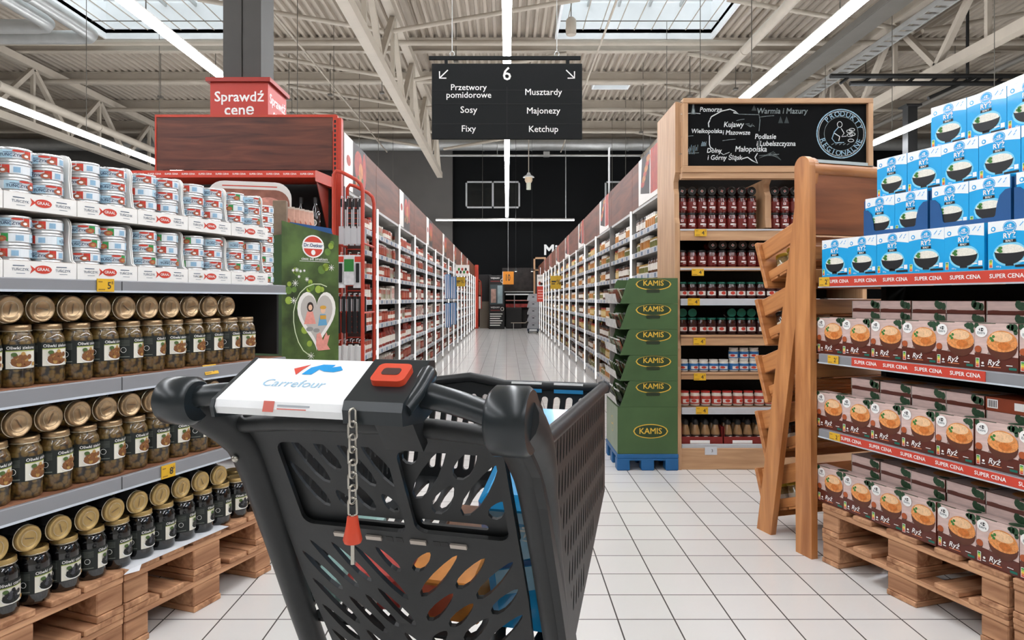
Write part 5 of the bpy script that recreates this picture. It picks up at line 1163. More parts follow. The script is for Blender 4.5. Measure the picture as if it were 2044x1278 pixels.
b = MB(); b.prism([(-.36, 2.07), (-.32, 2.05), (-.05, 1.75), (0, 1.7), (0, 2.12), (-.36, 2.12)], WE-.085, WE-.08, RMETD, Matrix(((0, 0, 1, 0), (1, 0, 0, 0), (0, 1, 0, 0), (0, 0, 0, 1)))); b.build('bracket', t)
for z in (.16, .7, 1.2, 1.64):
    b = MB(); b.box(.02, WE-.05, -.34, .03, z-.03, z, RMETD); b.build('shelf', t)
b = MB(); b.box(WE-.05, WE-.045, -.34, .0, .1, 1.7, RMETD); b.build('side_panel', t)
WGL2 = mat('dark_bottle_glass', '#0e0f10', .08, coat=1); 
wb_ = thing('wine_bottle', 'x', 'bottle'); b = MB(); b.lathe([(.034, 0), (.037, .01), (.037, .19), (.03, .22), (.0145, .25), (.0135, .30)], WGL2, 18); b.build('bottle_body', wb_); b = MB(); b.lathe([(.0148, .265), (.0148, .31), (.013, .312)], BLACK, 14); b.build('capsule', wb_); b = MB(); a = Art(b, cyl=(.0374, 0)); a.ell(0, .12, .022, .024, CREAM, 1, 12); a.ell(0, .12, .018, .02, mat('wine_label_grey', '#8d8d88', .5), 2, 12); b.build('label', wb_); wbp = Proto(wb_)
for i in range(12): wbp.put(ME @ T3(WE-.12-.105*i, -.22, 1.6405), 'dark wine bottle on the top shelf under the red canopy, %s from the utensil rack' % ORD[i])
# ================================================================== GREEN CARDBOARD STAND
MG = T3(-1.148, 3.5, 0) @ RZ(47)
GB = mat('standee_green', '#44592a', .45, var=.7, scale=6); GBL = mat('standee_bokeh', '#8fa63f', .5, var=.2, scale=10); GBD = mat('standee_edge', '#2d4a22', .5)
t = thing('cardboard_stand', 'green cardboard display stand with a heart shaped cake tin picture', 'display stand', MG); WS = .335
b = MB(); b.prism([(0, 0), (WS, 0), (WS, 1.545), (0, 1.60)], 0, .006, GB, frame((0, 0, 0), (1, 0, 0), (0, 0, 1)) @ T3(0, 0, -.006)); b.build('front_panel', t)
for x in (0, WS-.005):
    b = MB(); b.box(x, x+.005, .006, .32, 0, 1.53, GBD); b.build('side_panel', t)
b = MB(); b.box(.005, WS-.005, .006, .32, 1.49, 1.495, NAVY); b.build('tray', t)
b = MB(); b.prism([(.03, 1.52), (WS-.01, 1.52), (WS-.03, 1.585), (.06, 1.60)], 0, .003, mat('blue_card', '#1c4f86', .5), frame((0, .03, 0), (1, 0, 0), (0, 0, 1))); b.build('inner_card', t)
b = MB(); a = Art(b, front(0, 0, 0)); rr = random.Random(2)
for q in range(26):
    x = rr.uniform(.03, WS-.03); z = rr.choice([rr.uniform(1.15, 1.52), rr.uniform(.45, 1.5)]); r = rr.uniform(.008, .024); a.ell(x, z, r, r, GBL if q % 3 else mat('standee_bokeh_deep', '#5d7c33', .5, var=.2), 1, 12)
SXp = lambda u: (u-563)/109*WS
SZp = lambda v: 1.2-(v-597)/378
OX, OZ = SXp(621), SZp(492)
a.ell(OX, OZ, .066, .06, WHITE, 2, 22); a.ell(OX, OZ, .058, .053, RED, 3, 22); a.rect(OX-.062, OX+.062, OZ-.012, OZ+.022, WHITE, 4); a.text('Dr.Oetker', OX, OZ+.005, .026, NAVY, 5, .015, fit=.115); a.ell(OX, OZ-.032, .013, .014, WHITE, 4, 10)
a.text('ciesz się smakiem', SXp(624), SZp(517), .022, WHITE, 2, .004, fit=.2); a.rect(SXp(595), SXp(653), SZp(520)-.006, SZp(520)-.004, WHITE, 2)
for u, v, r in ((583, 541, .008), (590, 540, .012), (597, 542, .008), (594, 553, .008), (587, 566, .018), (609, 558, .012), (657, 533, .018), (584, 600, .018), (617, 711, .02), (604, 541, .007)):
    x, z = SXp(u), SZp(v)
    for k in range(4): q = PI/4*k; a.line([(x-r*math.cos(q), z-r*math.sin(q)), (x+r*math.cos(q), z+r*math.sin(q))], .0022, WHITE, 2)
a.line([(SXp(u), SZp(v)) for u, v in ((648, 572), (636, 567), (622, 567), (608, 573), (596, 585), (588, 602), (584, 622), (584, 642), (587, 662), (593, 682), (602, 699), (616, 711))], .005, mat('glitter_trail', '#c9d6b0', .5), 2)
def heart(cx, cz, s, m, l): a.poly([(cx+s*math.sin(q)**3, cz+s*1.42*(13*math.cos(q)-5*math.cos(2*q)-2*math.cos(3*q)-math.cos(4*q))/15) for q in [2*PI*i/40 for i in range(40)]], m, l)
HX_, HZ_ = SXp(628), SZp(632)
heart(HX_, HZ_, .115, mat('tin_rim', '#e9e6e0', .4), 3); heart(HX_, HZ_+.004, .096, mat('tin_inside', '#b5b0aa', .4), 4)
PKC = mat('cookie_pink', '#d98f83', .5, var=.1, scale=60); CKB = mat('cookie_blue', '#5f9cc0', .5); CKD = mat('cookie_dark', '#2b1b18', .5); SKN = mat('cookie_skin', '#e0b79a', .5)
P_ = lambda pts: [(SXp(u), SZp(v)) for u, v in pts]
a.poly(P_([(603, 647), (626, 647), (620, 622), (609, 622)]), PKC, 5); a.ell(SXp(615), SZp(613), .02, .026, CKD, 5, 12); a.ell(SXp(615), SZp(614), .012, .015, SKN, 6, 10)
a.poly(P_([(630, 651), (648, 650), (645, 628), (634, 628)]), CKB, 5); a.ell(SXp(640), SZp(619), .016, .018, SKN, 5, 10); a.ell(SXp(640), SZp(614), .02, .01, mat('cookie_hat', '#c9973a', .5), 6, 10); a.rect(SXp(634), SXp(646), SZp(638), SZp(630), mat('cookie_hat', '#c9973a', .5), 6)
a.ell(SXp(614), SZp(657), .022, .012, mat('tin_lettering', '#8d8d8a', .5), 5, 8); a.ell(SXp(627), SZp(660), .02, .011, mat('tin_lettering', '#8d8d8a', .5), 5, 8)
a.poly(P_([(627, 668), (626, 690), (630, 701), (654, 700), (648, 690), (640, 682), (634, 664)]), PKC, 7); a.poly(P_([(638, 684), (646, 664), (649, 672), (653, 670), (648, 690)]), PKC, 8)
b.build('print', t)
# pouches in the stand and a header card behind it
for k in range(5):
    b = MB(); pm = mat('pouch_pink', '#c99a86', .4, var=.15, scale=40); b.cbox(-.05, .05, -.006, .006, 0, .20, pm, .003); b.box(-.05, .05, -.0065, .0065, .19, .2, mat('pouch_seal', '#b9a898', .3)); Art(b, front(-.05, -.0065, 0)).ell(.05, .1, .035, .045, mat('pouch_picture', '#b5654a', .5, var=.2, scale=50), 1, 12)
    one(b, 'baking_pouch', 'pinkish pouch standing in the top of the green stand, %s from its outer edge' % ORD[k], 'pouch', MG @ T3(.085+.042*k, .13+.012*k, 1.4955) @ RZ(-35+9*k) @ RX(-8))
b = MB(); b.cbox(-.035, .035, -.02, .02, 0, .22, mat('brown_pack', '#7d6a58', .5, var=.12, scale=30), .003); one(b, 'baking_pouch', 'brown upright pack standing at the outer end of the pinkish pouches', 'pouch', MG @ T3(.045, .10, 1.4955) @ RZ(-40))
RB_ = [(0, 0), (.33, 0), (.33, .0)]
def rrect(x0, x1, z0, z1, r, n=6):
    pts = []
    for cx, cz, a0 in ((x1-r, z0+r, -PI/2), (x1-r, z1-r, 0), (x0+r, z1-r, PI/2), (x0+r, z0+r, PI)):
        pts += [(cx+r*math.cos(a0+PI/2*i/n), cz+r*math.sin(a0+PI/2*i/n)) for i in range(n+1)]
    return pts
t = thing('header_card', 'white rounded promotional card with a meat picture behind the fish cans', 'card', T3(-1.47, 3.98, 0) @ RZ(14))
b = MB(); b.prism(rrect(-.25, .21, 1.3, 1.88, .09), 0, .006, mat('card_white', '#d9d4cf', .45), frame((0, 0, 0), (1, 0, 0), (0, 0, 1))); b.build('card', t)
b = MB(); a = Art(b, front(0, -.006, 0)); a.poly(rrect(-.24, .2, 1.31, 1.835, .08), mat('card_photo', '#8d5a4a', .5, var=.3, scale=14), 1); a.rect(-.17, .13, 1.85, 1.856, RED, 1)
for x, z, r in ((.08, 1.72, .09), (-.05, 1.66, .09), (.13, 1.62, .07), (-.14, 1.7, .07), (.05, 1.56, .06)): a.ell(x, z, r, r*.8, mat('card_meat', '#c98a7c', .5, var=.25, scale=40), 2, 14)
for q in range(6): a.ell(-.1+.05*q, 1.48+.03*(q % 2), .03, .025, (GREEN, RED, CREAM)[q % 3], 3, 8)
b.build('picture', t)
b = MB(); b.tube([(0, .012, 0), (0, .012, 1.5)], .012, GALV, 8); b.lathe([(.14, 0), (.14, .012), (.02, .02)], GALV, 18); b.build('stand_pole', t)
# ================================================================== RED UTENSIL RACK
MU = T3(-1.268, 4.86, 0)
t = thing('utensil_rack', 'red tubular rack hung with kitchen utensils beside the aisle shelves', 'rack', MU)
for y, zt in ((.04, 2.03), (.46, 2.0)):
    b = MB(); b.tube([(.03, y, .05), (.03, y, zt+.06), (.05, y, zt+.085), (.09, y, zt+.075), (.195, y, zt+.02), (.225, y, zt-.01), (.237, y, zt-.06), (.237, y, .05)], .0135, RMET, 10); b.build('tube_frame', t)
b = MB()
for z in (.1, .6, 1.1, 1.6): b.tube([(.237, .04, z), (.237, .46, z)], .008, RMET, 6); b.tube([(.03, .04, z), (.03, .46, z)], .008, RMET, 6)
b.build('cross_tube', t)
b = MB(); b.box(.035, .15, .444, .446, .08, 1.98, mat('rack_dark_back', '#3b2a27', .6))
for k in range(46): b.box(.035, .15, .438, .444, .1+.04*k, .107+.04*k, RMET)
b.build('back_grid', t)
b = MB(); b.box(.03, .236, .04, .45, .03, .05, RMET); b.build('base', t)
UTS = mat('utensil_steel', '#c9cccf', .3, metal=.4); UTK = mat('utensil_black', '#1c1d1f', .4); BLI = mat('blister_card', '#d6d8d9', .4, var=.12, scale=30); UTW = mat('utensil_white', '#d6d7d6', .35)
def hang(name, label, cat, x, z, y, mbf, grp=None):
    b = MB(); mbf(b); b.tube([(0, .0, -.0), (0, .0, .02)], .003, UTS, 5); b.tube([(0, 0, .02), (0, .36-y if False else .06, .02)], .003, UTS, 5)
    return one(b, name, label, cat, MU @ T3(x, y, z), grp)
def spat(b): b.tube([(0, 0, 0), (0, 0, -.2)], .005, UTS, 6); b.cbox(-.018, .018, -.002, .002, -.33, -.2, UTS, .001); b.tube([(0, 0, -.0), (0, 0, -.06)], .008, UTK, 6)
def blis(b): b.cbox(-.033, .033, -.008, .004, -.24, 0, BLI, .002); b.cbox(-.012, .012, -.02, -.008, -.2, -.06, UTK, .003); b.box(-.03, .03, -.009, -.008, -.05, -.01, RED)
def brush(b): b.cbox(-.015, .015, -.012, .012, -.30, -.02, UTW, .004); b.cbox(-.02, .02, -.014, .014, -.30, -.22, mat('brush_grey', '#8d9092', .6), .004)
def rasp(b): b.cbox(-.012, .012, -.006, .006, -.27, 0, UTK, .002); b.cbox(-.014, .014, -.004, .004, -.11, -.02, BLI, .001)
def wrap(b): b.cbox(-.04, .04, -.015, .015, -.22, 0, BLI, .004); b.box(-.035, .035, -.016, -.015, -.12, -.03, GREEN)
rnd = random.Random(8)
for k in range(4):
    for r_ in range(2): hang('steel_spatula', 'steel spatulas hung in the top row of the red rack', 'spatula', .06+.045*k, 1.93, .14+.14*r_, spat, 'steel spatulas on the red rack')
for k in range(3): hang('blister_pack', 'carded utensil in the second row of the red rack, %s from the green stand' % ORD[k], 'blister pack', .055+.062*k, 1.52, .15, blis if k != 1 else wrap)
for k in range(5):
    for r_ in range(2): hang('black_peeler', 'grey and black handled tools hung in the third row of the red rack', 'kitchen tool', .045+.04*k, 1.22, .12+.14*r_, rasp, 'handled tools on the red rack')
for k in range(4):
    for r_ in range(2): hang('pastry_brush', 'white pastry brushes hung in the lowest row of the red rack', 'brush', .05+.048*k, .88, .12+.14*r_, brush, 'pastry brushes on the red rack')
b = MB()
for k in range(3): b.cbox(.045+.06*k, .098+.06*k, .1, .3, .0505, .45+.04*k, RED if k % 2 else mat('pack_dark_red', '#6e1f1a', .4), .004); b.box(.05+.06*k, .093+.06*k, .0995, .1, .2, .3, CREAM)
for k in range(3):
    b = MB(); b.cbox(.045+.06*k, .098+.06*k, .1, .3, .0505, .45+.04*k, mat('pack_dark_red', '#6e1f1a', .4), .004); b.box(.05+.06*k, .093+.06*k, .0995, .1, .2, .3, CREAM); one(b, 'red_carton', 'dark red carton at the foot of the utensil rack, %s from the green stand' % ORD[k], 'carton', MU)
# ================================================================== FAR END OF THE AISLE
FM = 28.3
CABD = mat('cabinet_dark', '#1d1c1c', .5, var=.1); CABT = mat('cabinet_tan', '#7d7364', .6, var=.05); GLF = mat('fridge_glass', '#4a5558', .1, spec=.7)
t = thing('meat_cabinet', 'dark tall chilled cabinet with a lit window at the far aisle end', 'cabinet', T3(-.72, 27.4, 0))
b = MB(); b.cbox(.0, .62, .0, .6, 0.0, 2.15, CABD, .01); b.build('body', t)
b = MB(); b.box(.05, .57, -.02, 0, .98, 1.78, GLF); b.box(.08, .28, -.024, -.02, 1.05, 1.6, mat('meat_pale', '#a58478', .5, var=.3, scale=8)); b.box(.34, .54, -.024, -.02, 1.02, 1.74, mat('fridge_interior', '#8fa3a8', .4, var=.2, scale=6)); b.build('window', t)
b = MB(); a = Art(b, front(0, -.001, 0)); a.text('WĘDLINY', .25, 2.03, .12, WHITE, 1, .01, fit=.36); a.rect(.06, .44, 1.88, 1.93, mat('dull_red', '#6e2a26', .5), 1); a.text('WĘDLINY', .25, .86, .12, WHITE, 1, .01, fit=.36); a.rect(.06, .44, .72, .77, mat('dull_red', '#6e2a26', .5), 1)
for q in range(6): a.rect(.04, .04+.5*(1-.1*(q % 3)), .58-.09*q, .62-.09*q, CREAM, 1)
a.ring(.53, .8, .06, .07, .02, CREAM, 1, 12); a.ring(.53, 1.93, .06, .07, .02, CREAM, 1, 12)
b.build('print', t)
t = thing('counter_block', 'tan counter block beside the dark meat cabinet', 'counter', T3(-1.12, 28.15, 0)); b = MB(); b.cbox(0, .47, 0, .6, 0, 1.1, CABT, .01); b.build('body', t); b = MB(); b.cbox(-.03, .475, .0, .6, 1.1, 2.2, CABD, .01); b.box(.4, .42, -.03, -.0, 1.5, 1.9, GALV); b.build('upper_cabinet', t)
t = thing('service_counter', 'dark meat counter with a lit red display at the far aisle end', 'counter', T3(.0, 27.8, 0))
b = MB(); b.lathe([(.55, 0), (.58, .1), (.6, .75), (.58, .8)], CABD, 28, .72, 1.0); b.cbox(-.05, .6, 0, .39, 0, .85, CABD, .02); b.build('base', t)
b = MB(); b.box(-.05, 1.05, .02, .4, 1.36, 1.41, CURB); b.tube([(.3, .03, .85), (.3, .03, 1.36)], .02, GALV, 6); b.build('top_rail', t)
b = MB(); b.box(-.05, .9, .1, .4, .86, 1.0, mat('display_meat_red', '#a03a34', .5, var=.4, scale=10)); b.box(-.05, .9, .1, .4, 1.12, 1.16, mat('display_meat_pink', '#c98a84', .5, var=.2, scale=10)); b.build('display', t)
b = MB(); b.box(-.2, 2.6, .9, .95, 1.5, 2.5, mat('rear_glass', '#2a2524', .15, var=.4, scale=5)); b.box(-.2, 2.6, .88, .9, 1.48, 1.52, GALV); b.build('rear_glass', t)
t = thing('orange_price_board', 'hanging orange board numbered at the far end of the aisle', 'sign', T3(.02, 24.5, 0)); b = MB(); b.cbox(-.18, .22, -.01, .01, 1.72, 2.18, mat('board_orange', '#dd8a24', .5, var=.04), .004); a = Art(b, front(0, -.01, 0)); a.text('10', .02, 1.95, .34, DKGREY, 1, .005, 0, None, 0, .6); a.rect(-.18, -.165, 1.72, 2.18, CREAM, 1); b.build('board', t); b = MB(); b.tube([(0.02, 0, 2.18), (.02, 0, 4.56)], .006, GALV, 5); b.build('cord', t)
# stacked grey fish crates
GC = mat('grey_crate', '#9a9ca0', .5, var=.06, scale=6)
t = thing('crate_dolly', 'low dark dolly under the stack of grey crates', 'dolly', T3(.72, 24.0, 0)); b = MB(); b.cbox(0, .4, 0, .5, .06, .16, mat('dolly_blue', '#2a3546', .5), .01); b.box(.06, .33, -.003, 0, .08, .14, CURB); b.build('deck', t)
for x in (.04, .36):
    for y in (.06, .44): b = MB(); b.tube([(x-.015, y, .035), (x+.015, y, .035)], .034, BLACK, 12); b.build('wheel', t)
for k in range(5):
    t = thing('grey_crate', 'grey cardboard crate in the far stack, %s from the floor' % ORD[k], 'crate', T3(.72, 24.0, .161+.245*k))
    b = MB(); b.prism([(0, 0), (.4, 0), (.4, .243), (.06, .243), (.0, .06)], .0, .5, GC, XZY); b.build('body', t)
    b = MB(); a = Art(b, front(0, 0, 0)); a.ell(.2, .13, .045, .018, DKGREY, 1, 10); a.line([(.13, .18), (.2, .2), (.3, .18)], .01, mat('crate_print', '#7d6a6c', .5)); b.build('print', t)
# red ends of the runs
t = thing('shelf_end', 'narrow red shelf end closing the far end of the shelving run', 'shelving', T3(-1.3, 27.72, 0)); b = MB(); b.cbox(0, .14, 0, .3, 0, 2.58, RMET, .01); b.build('panel', t); b = MB(); b.tube([(.14, .1, 2.0), (.24, .1, 1.9), (.26, .1, 1.6), (.26, .1, .8)], .02, RMET, 8); b.cbox(.15, .24, .05, .2, .8, 1.3, CREAM, .02); b.cbox(.15, .24, .05, .2, 1.35, 1.9, mat('bag_brown', '#7d5a48', .5, var=.2, scale=14), .02); b.build('side_hook_rack', t)
t = thing('wooden_display_unit', 'tall pale wooden frame standing at the far end behind the stall shelves', 'frame', T3(1.08, 27.9, 0)); b = MB(); b.box(0, .07, 0, .1, 0, 2.9, LWz); b.box(.0, .5, 0, .1, 2.83, 2.9, LWx); b.box(.0, .5, .0, .1, 2.35, 2.4, LWx); b.box(.43, .5, 0, .1, 0, 2.83, LWz); b.build('frame', t); b = MB(); b.box(.07, .43, .05, .1, 0, 2.35, CABD); b.build('panel', t)
for k, x in enumerate((.36, 1.02)):
    t = thing('spot_lamp', 'tiny bright spot lamp over the far meat counter, %s from the cabinet' % ORD[k], 'lamp', T3(x+.0, 27.95, 2.32)); b = MB(); b.lathe([(.05, 0), (.04, .1), (.02, .14)], BLACK, 12, cap0=False); b.tube([(0, 0, .14), (0, 0, HZ-2.33)], .006, BLACK, 4); b.build('casing', t); b = MB(); b.lathe([(.045, .004), (.04, .0)], mat('spot_bulb', '#ffffff', .5, emit=('#fff8ee', 14)), 12); b.build('bulb', t)
# low goods trolley in front of the counter
t = thing('flat_trolley', 'low metal flat trolley standing before the far counter', 'trolley', T3(.15, 26.2, 0)); b = MB(); b.tube([(0, 0, .28), (.55, 0, .28), (.75, .1, .45), (1.0, .1, .5)], .015, mat('trolley_tan', '#8d8173', .4), 6); b.tube([(0, .3, .28), (.55, .3, .28), (.75, .3, .45), (1.0, .3, .5)], .015, mat('trolley_tan', '#8d8173'), 6); b.tube([(.1, 0, .28), (.1, 0, .0)], .012, GALV, 6); b.tube([(.1, .3, .28), (.1, .3, .0)], .012, GALV, 6); b.tube([(.9, .1, .48), (.9, .1, 0)], .012, GALV, 6); b.tube([(.9, .3, .48), (.9, .3, 0)], .012, GALV, 6); b.build('frame', t); b = MB(); b.box(0, .55, 0, .3, .28, .295, mat('trolley_tan', '#8d8173')); b.build('deck', t)
# ================================================================== SHOPPING TROLLEY
MTR = T3(-.244, .959, 0) @ RZ(-16.02)               # local x right, y forward, origin under the handle
PL = mat('trolley_plastic', '#1d1f20', .45, var=.05, scale=60, bump=.03); PLG = mat('trolley_plastic_smooth', '#1e2427', .28, var=.04, scale=30); PLD = mat('trolley_plastic_dark', '#1d1f20', .5, var=.05, scale=60)
WCOV = mat('handle_cover_white', '#eceeef', .3, coat=.4, var=.02, scale=20); ORG = mat('lock_orange', '#c9452a', .4, var=.05, scale=40); CHN = mat('chain_steel', '#b5b1a8', .25, metal=.85)
t = thing('shopping_trolley', 'dark grey plastic shopping trolley with a white handle cover and hanging lock chain', 'shopping trolley', MTR)
YZ = Matrix(((0, 0, 1, 0), (1, 0, 0, 0), (0, 1, 0, 0), (0, 0, 0, 1)))      # prism x,y,depth -> y,z,x
def spline(pts, n=6):
    P = [Vector(p) for p in pts]; out = []
    for i in range(len(P)-1):
        p0 = P[max(i-1, 0)]; p1 = P[i]; p2 = P[i+1]; p3 = P[min(i+2, len(P)-1)]
        for k in range(n):
            q = k/n; out.append(.5*((2*p1)+(p2-p0)*q+(2*p0-5*p1+4*p2-p3)*q*q+(3*p1-p0-3*p2+p3)*q**3))
    return out+[P[-1]]
def sweep(mb, path, rads, m, n=16, sq=1.0):
    """smooth tube along a spline with interpolated radii"""
    pts = spline(path); rr = []; k = (len(pts)-1)/(len(rads)-1)
    for i in range(len(pts)):
        q = i/k; j = min(int(q), len(rads)-2); rr.append(rads[j]+(rads[j+1]-rads[j])*(q-j))
    mb.tube(pts, rr, m, n)
# handle arms
for sx, path, rads in ((-1, [(-.25, .0, 1.048), (-.246, .045, 1.022), (-.23, .09, .985), (-.22, .118, .94), (-.226, .2, .785), (-.238, .3, .6), (-.246, .42, .38)], [.026, .03, .03, .028, .025, .024, .024]),
                       (1, [(.258, -.0, 1.042), (.262, .04, 1.02), (.264, .09, .975), (.264, .13, .915), (.262, .2, .785), (.26, .3, .6), (.258, .42, .38)], [.04, .04, .036, .03, .025, .024, .024])):
    b = MB(); sweep(b, path, rads, PL, 18)
    x0, y0, z0 = path[0]; xo = x0+sx*(.024 if sx < 0 else .026); xi = x0-sx*.026; r = .036 if sx < 0 else .046
    C = [(y0+r*math.cos(q), z0+r*math.sin(q)) for q in [2*PI*i/28 for i in range(28)]]
    b.lathe([(r*.82, 0), (r, .008), (r, .05), (r*.9, .056)], PLG, 28, T=Matrix(((0, 0, sx*1.0, xi), (1, 0, 0, y0), (0, 1, 0, z0), (0, 0, 0, 1))))
    if sx > 0:   # flat outer cheek of the arm, sloping down into the post
        b.prism([(-.03, 1.02), (.0, 1.0), (.06, .955), (.1, .9), (.2, .72), (.4, .35), (.46, .37), (.25, .76), (.16, .93), (.13, .985), (.07, 1.05), (.03, 1.075), (0, 1.085)], xo-.012, xo+.001, PL, YZ)
        b.lathe([(.004, 0), (.004, .002)], BLACK, 10, T=Matrix(((0, 0, 1, xo), (1, 0, 0, .055), (0, 1, 0, 1.01), (0, 0, 0, 1))))
    else: b.lathe([(.006, 0), (.006, .004), (.003, .006)], CHN, 12, T=frame((-.222, .082, .945), (1, 0, 0), (0, -.4755, .8797)))
    b.build('handle_arm', t)
# handle bar
b = MB(); sweep(b, [(-.25, .0, 1.048), (-.2, .006, 1.058), (-.1, .02, 1.064), (.0, .026, 1.067), (.1, .026, 1.069), (.17, .014, 1.062), (.255, -.002, 1.042)], [.0165, .0165, .0165, .017, .02, .0175, .0165], PLG, 16); b.build('handle_bar', t)
# white printed cover
X0, X1 = -.158, .042
b = MB(); prof = [(-.042, 1.040), (-.046, 1.050), (-.043, 1.060), (.052, 1.109), (.060, 1.106), (.055, 1.05), (.02, 1.035)]
b.prism(prof, X0, X1, WCOV, YZ); b.prism([(y, z-.001) for y, z in [(-.045, 1.036), (-.049, 1.05), (-.045, 1.061), (.053, 1.1115), (.063, 1.107), (.057, 1.045), (.02, 1.03)]], X0-.006, X0-.0002, PLG, YZ); cov = b.build('handle_cover', t)
b = MB(); dy, dz = .095, .049; L_ = math.hypot(dy, dz); F_ = frame((X0, -.043, 1.060), (1, 0, 0), (0, dy/L_, dz/L_)); a = Art(b, F_); w_ = X1-X0
cx, cy = w_*.56, L_*.72
a.poly([(cx-.034, cy+.004), (cx-.012, cy+.016), (cx-.018, cy+.004), (cx-.022, cy-.012)], RED, 1)
a.poly([(cx-.014, cy-.010), (cx-.008, cy+.008), (cx+.008, cy+.017), (cx+.028, cy+.017), (cx+.026, cy+.010), (cx+.038, cy+.014), (cx+.046, cy+.004), (cx+.034, cy-.002), (cx+.018, cy-.001), (cx+.008, cy+.004), (cx+.002, cy-.010)], BLUE, 1)
a.text('Carrefour', w_*.5, L_*.40, .026, mat('pale_blue_print', '#8fb7cf', .5), 1, .0, .1, fit=w_*.5)
a2 = Art(b, frame((X0, -.046, 1.050), (1, 0, 0), (0, .003, .01))); a2.rect(.078, .095, -.004, .011, mat('pale_red_print', '#c9685c', .5), 1); a2.rect(.1, .15, .004, .0065, mat('pale_grey_print', '#a5aab0', .5), 1); a2.rect(.1, .145, .0, .0015, mat('pale_red_print', '#c9685c'), 1)
b.build('print', cov)
# coin lock
b = MB(); prof = [(-.046, 1.036), (-.049, 1.054), (-.044, 1.066), (.046, 1.113), (.062, 1.112), (.068, 1.09), (.055, 1.04), (.02, 1.03)]
b.prism(prof, X1+.0005, X1+.086, PLG, YZ)
b.tube(spline([(X1+.08, -.03, 1.055), (X1+.086, .0, 1.075), (X1+.086, .035, 1.095), (X1+.08, .055, 1.09)]), .012, PLG, 10); lk = b.build('coin_lock', t)
dy, dz = .09, .047; L_ = math.hypot(dy, dz); F_ = frame((X1, -.044, 1.066), (1, 0, 0), (0, dy/L_, dz/L_))
b = MB(); b.prism(rrect(.022, .072, .035, .078, .009), -.004, .009, ORG, F_); b.prism(rrect(.033, .06, .05, .066, .005), .009, .0096, mat('lock_slot_dark', '#3a1a12', .5), F_); b.build('coin_slot', lk)
b = MB(); b.prism([(.01, 1.04), (.055, 1.04), (.075, .99), (.06, .98)], X1+.01, X1+.07, PL, YZ); b.build('lock_bracket', t)
# chain and key plug
b = MB(); px, py, pz = X1+.02, -.056, 1.046
for k in range(8):
    z = pz-.0165*k; lp = []; r, h = .0052, .0068
    for i in range(16):
        q = 2*PI*i/16; u = r*math.cos(q); v = r*math.sin(q)+(h if math.sin(q) > 0 else -h)
        lp.append((px+(u if k % 2 else u*.35), py+(u*.35 if k % 2 else u), z+v))
    b.tube(lp, .00165, CHN, 6, True)
b.build('lock_chain', t)
b = MB(); zb = pz-.0165*7-.012; b.lathe([(.007, 0), (.0085, -.012), (.0125, -.03), (.011, -.034)][::-1], ORG, 14, px, py, T=T3(0, 0, zb)); b.lathe([(.0028, -.062), (.0028, -.034)], CHN, 8, px, py, T=T3(0, 0, zb)); b.build('key_plug', t)
# rear gate
RF = frame((0, .1, .97), (1, 0, 0), (0, -.4755, .8797))          # plane of the rear gate: x across, y up the slope, +z towards the user
def slot(cx, cy, ln, wd, ang, n=7):
    pts = []; ca, sa = math.cos(ang), math.sin(ang)
    for i in range(2*n):
        q = PI*i/n; e = math.cos(q); x = ln/2*e; y = wd/2*math.sin(q)*(1.0-.35*e)
        pts.append((cx+x*ca-y*sa, cy+x*sa+y*ca))
    return pts
GL, GR, GT, GBm = -.2, .222, .055, -.60
wl = rrect(-.158, .033, -.172, .006, .018, 4); wr = rrect(.05, .208, -.168, .004, .018, 4)
holes = [wl, wr]
def inside(p, poly): return all(poly[0] <= x <= poly[1] and poly[2] <= y <= poly[3] for x, y in p)
mid = .012
def lanes(x0, x1, y0, y1, deg, pitch, seg, wid, gap=.016, phase=0):
    """slots laid end to end along parallel slanting lanes that fill a rectangle"""
    d = Vector((math.cos(math.radians(deg)), math.sin(math.radians(deg)))); n = Vector((-d.y, d.x)); c = Vector(((x0+x1)/2, (y0+y1)/2)); out = []
    for k in range(-14, 15):
        p = c+n*pitch*(k+phase); lo, hi = -9, 9
        for a0, a1, pc, dc in ((x0, x1, p.x, d.x), (y0, y1, p.y, d.y)):
            u, v = sorted(((a0-pc)/dc, (a1-pc)/dc)); lo = max(lo, u); hi = min(hi, v)
        L = hi-lo
        if L < .03: continue
        m = max(1, round(L/seg)) if L > seg*.7 else 1
        cuts = [lo+L*i/m for i in range(m+1)]
        if m > 1 and k % 2: cuts = [lo]+[q-L/m*.35 for q in cuts[1:-1]]+[hi]
        for q0, q1 in zip(cuts[:-1], cuts[1:]):
            ln = q1-q0-gap
            if ln > .02: s_ = p+d*(q0+q1)/2; out.append(slot(s_.x, s_.y, ln, min(wid, ln*.5), math.radians(deg), 6))
    return out
holes += lanes(GL+.012, mid-.008, -.585, -.205, 121, .036, .11, .019)+lanes(mid+.01, GR-.01, -.585, -.205, 53, .038, .11, .021)
outer = [(GL+.012, GBm), (GR-.012, GBm), (GR, -.3), (GR, GT), (GL, GT), (GL, -.3)]
b = MB(); b.geo(panel(outer, holes, .008), PL, RF); gate = b.build('rear_gate', t)
for (x0, x1, y0, y1), sg in (((-.172, .046, -.184, .02), -1), ((.040, .22, -.178, .016), 1)):
    hs_ = lanes(x0+.012, x1-.012, y0+.034, y1-.006, 117, .037, .12, .024) if sg < 0 else lanes(x0+.01, x1-.012, y0+.034, y1-.006, 57, .040, .12, .027)
    hs_.append(rrect(*((-.085, .03) if sg < 0 else (.055, .17)), y0+.014, y0+.026, .005, 3))
    b = MB(); b.geo(panel([(x0, y0), (x1, y0), (x1, y1), (x0, y1)], hs_, .005), PLD, RF @ T3(0, 0, -.0135)); b.build('flap_panel', gate)
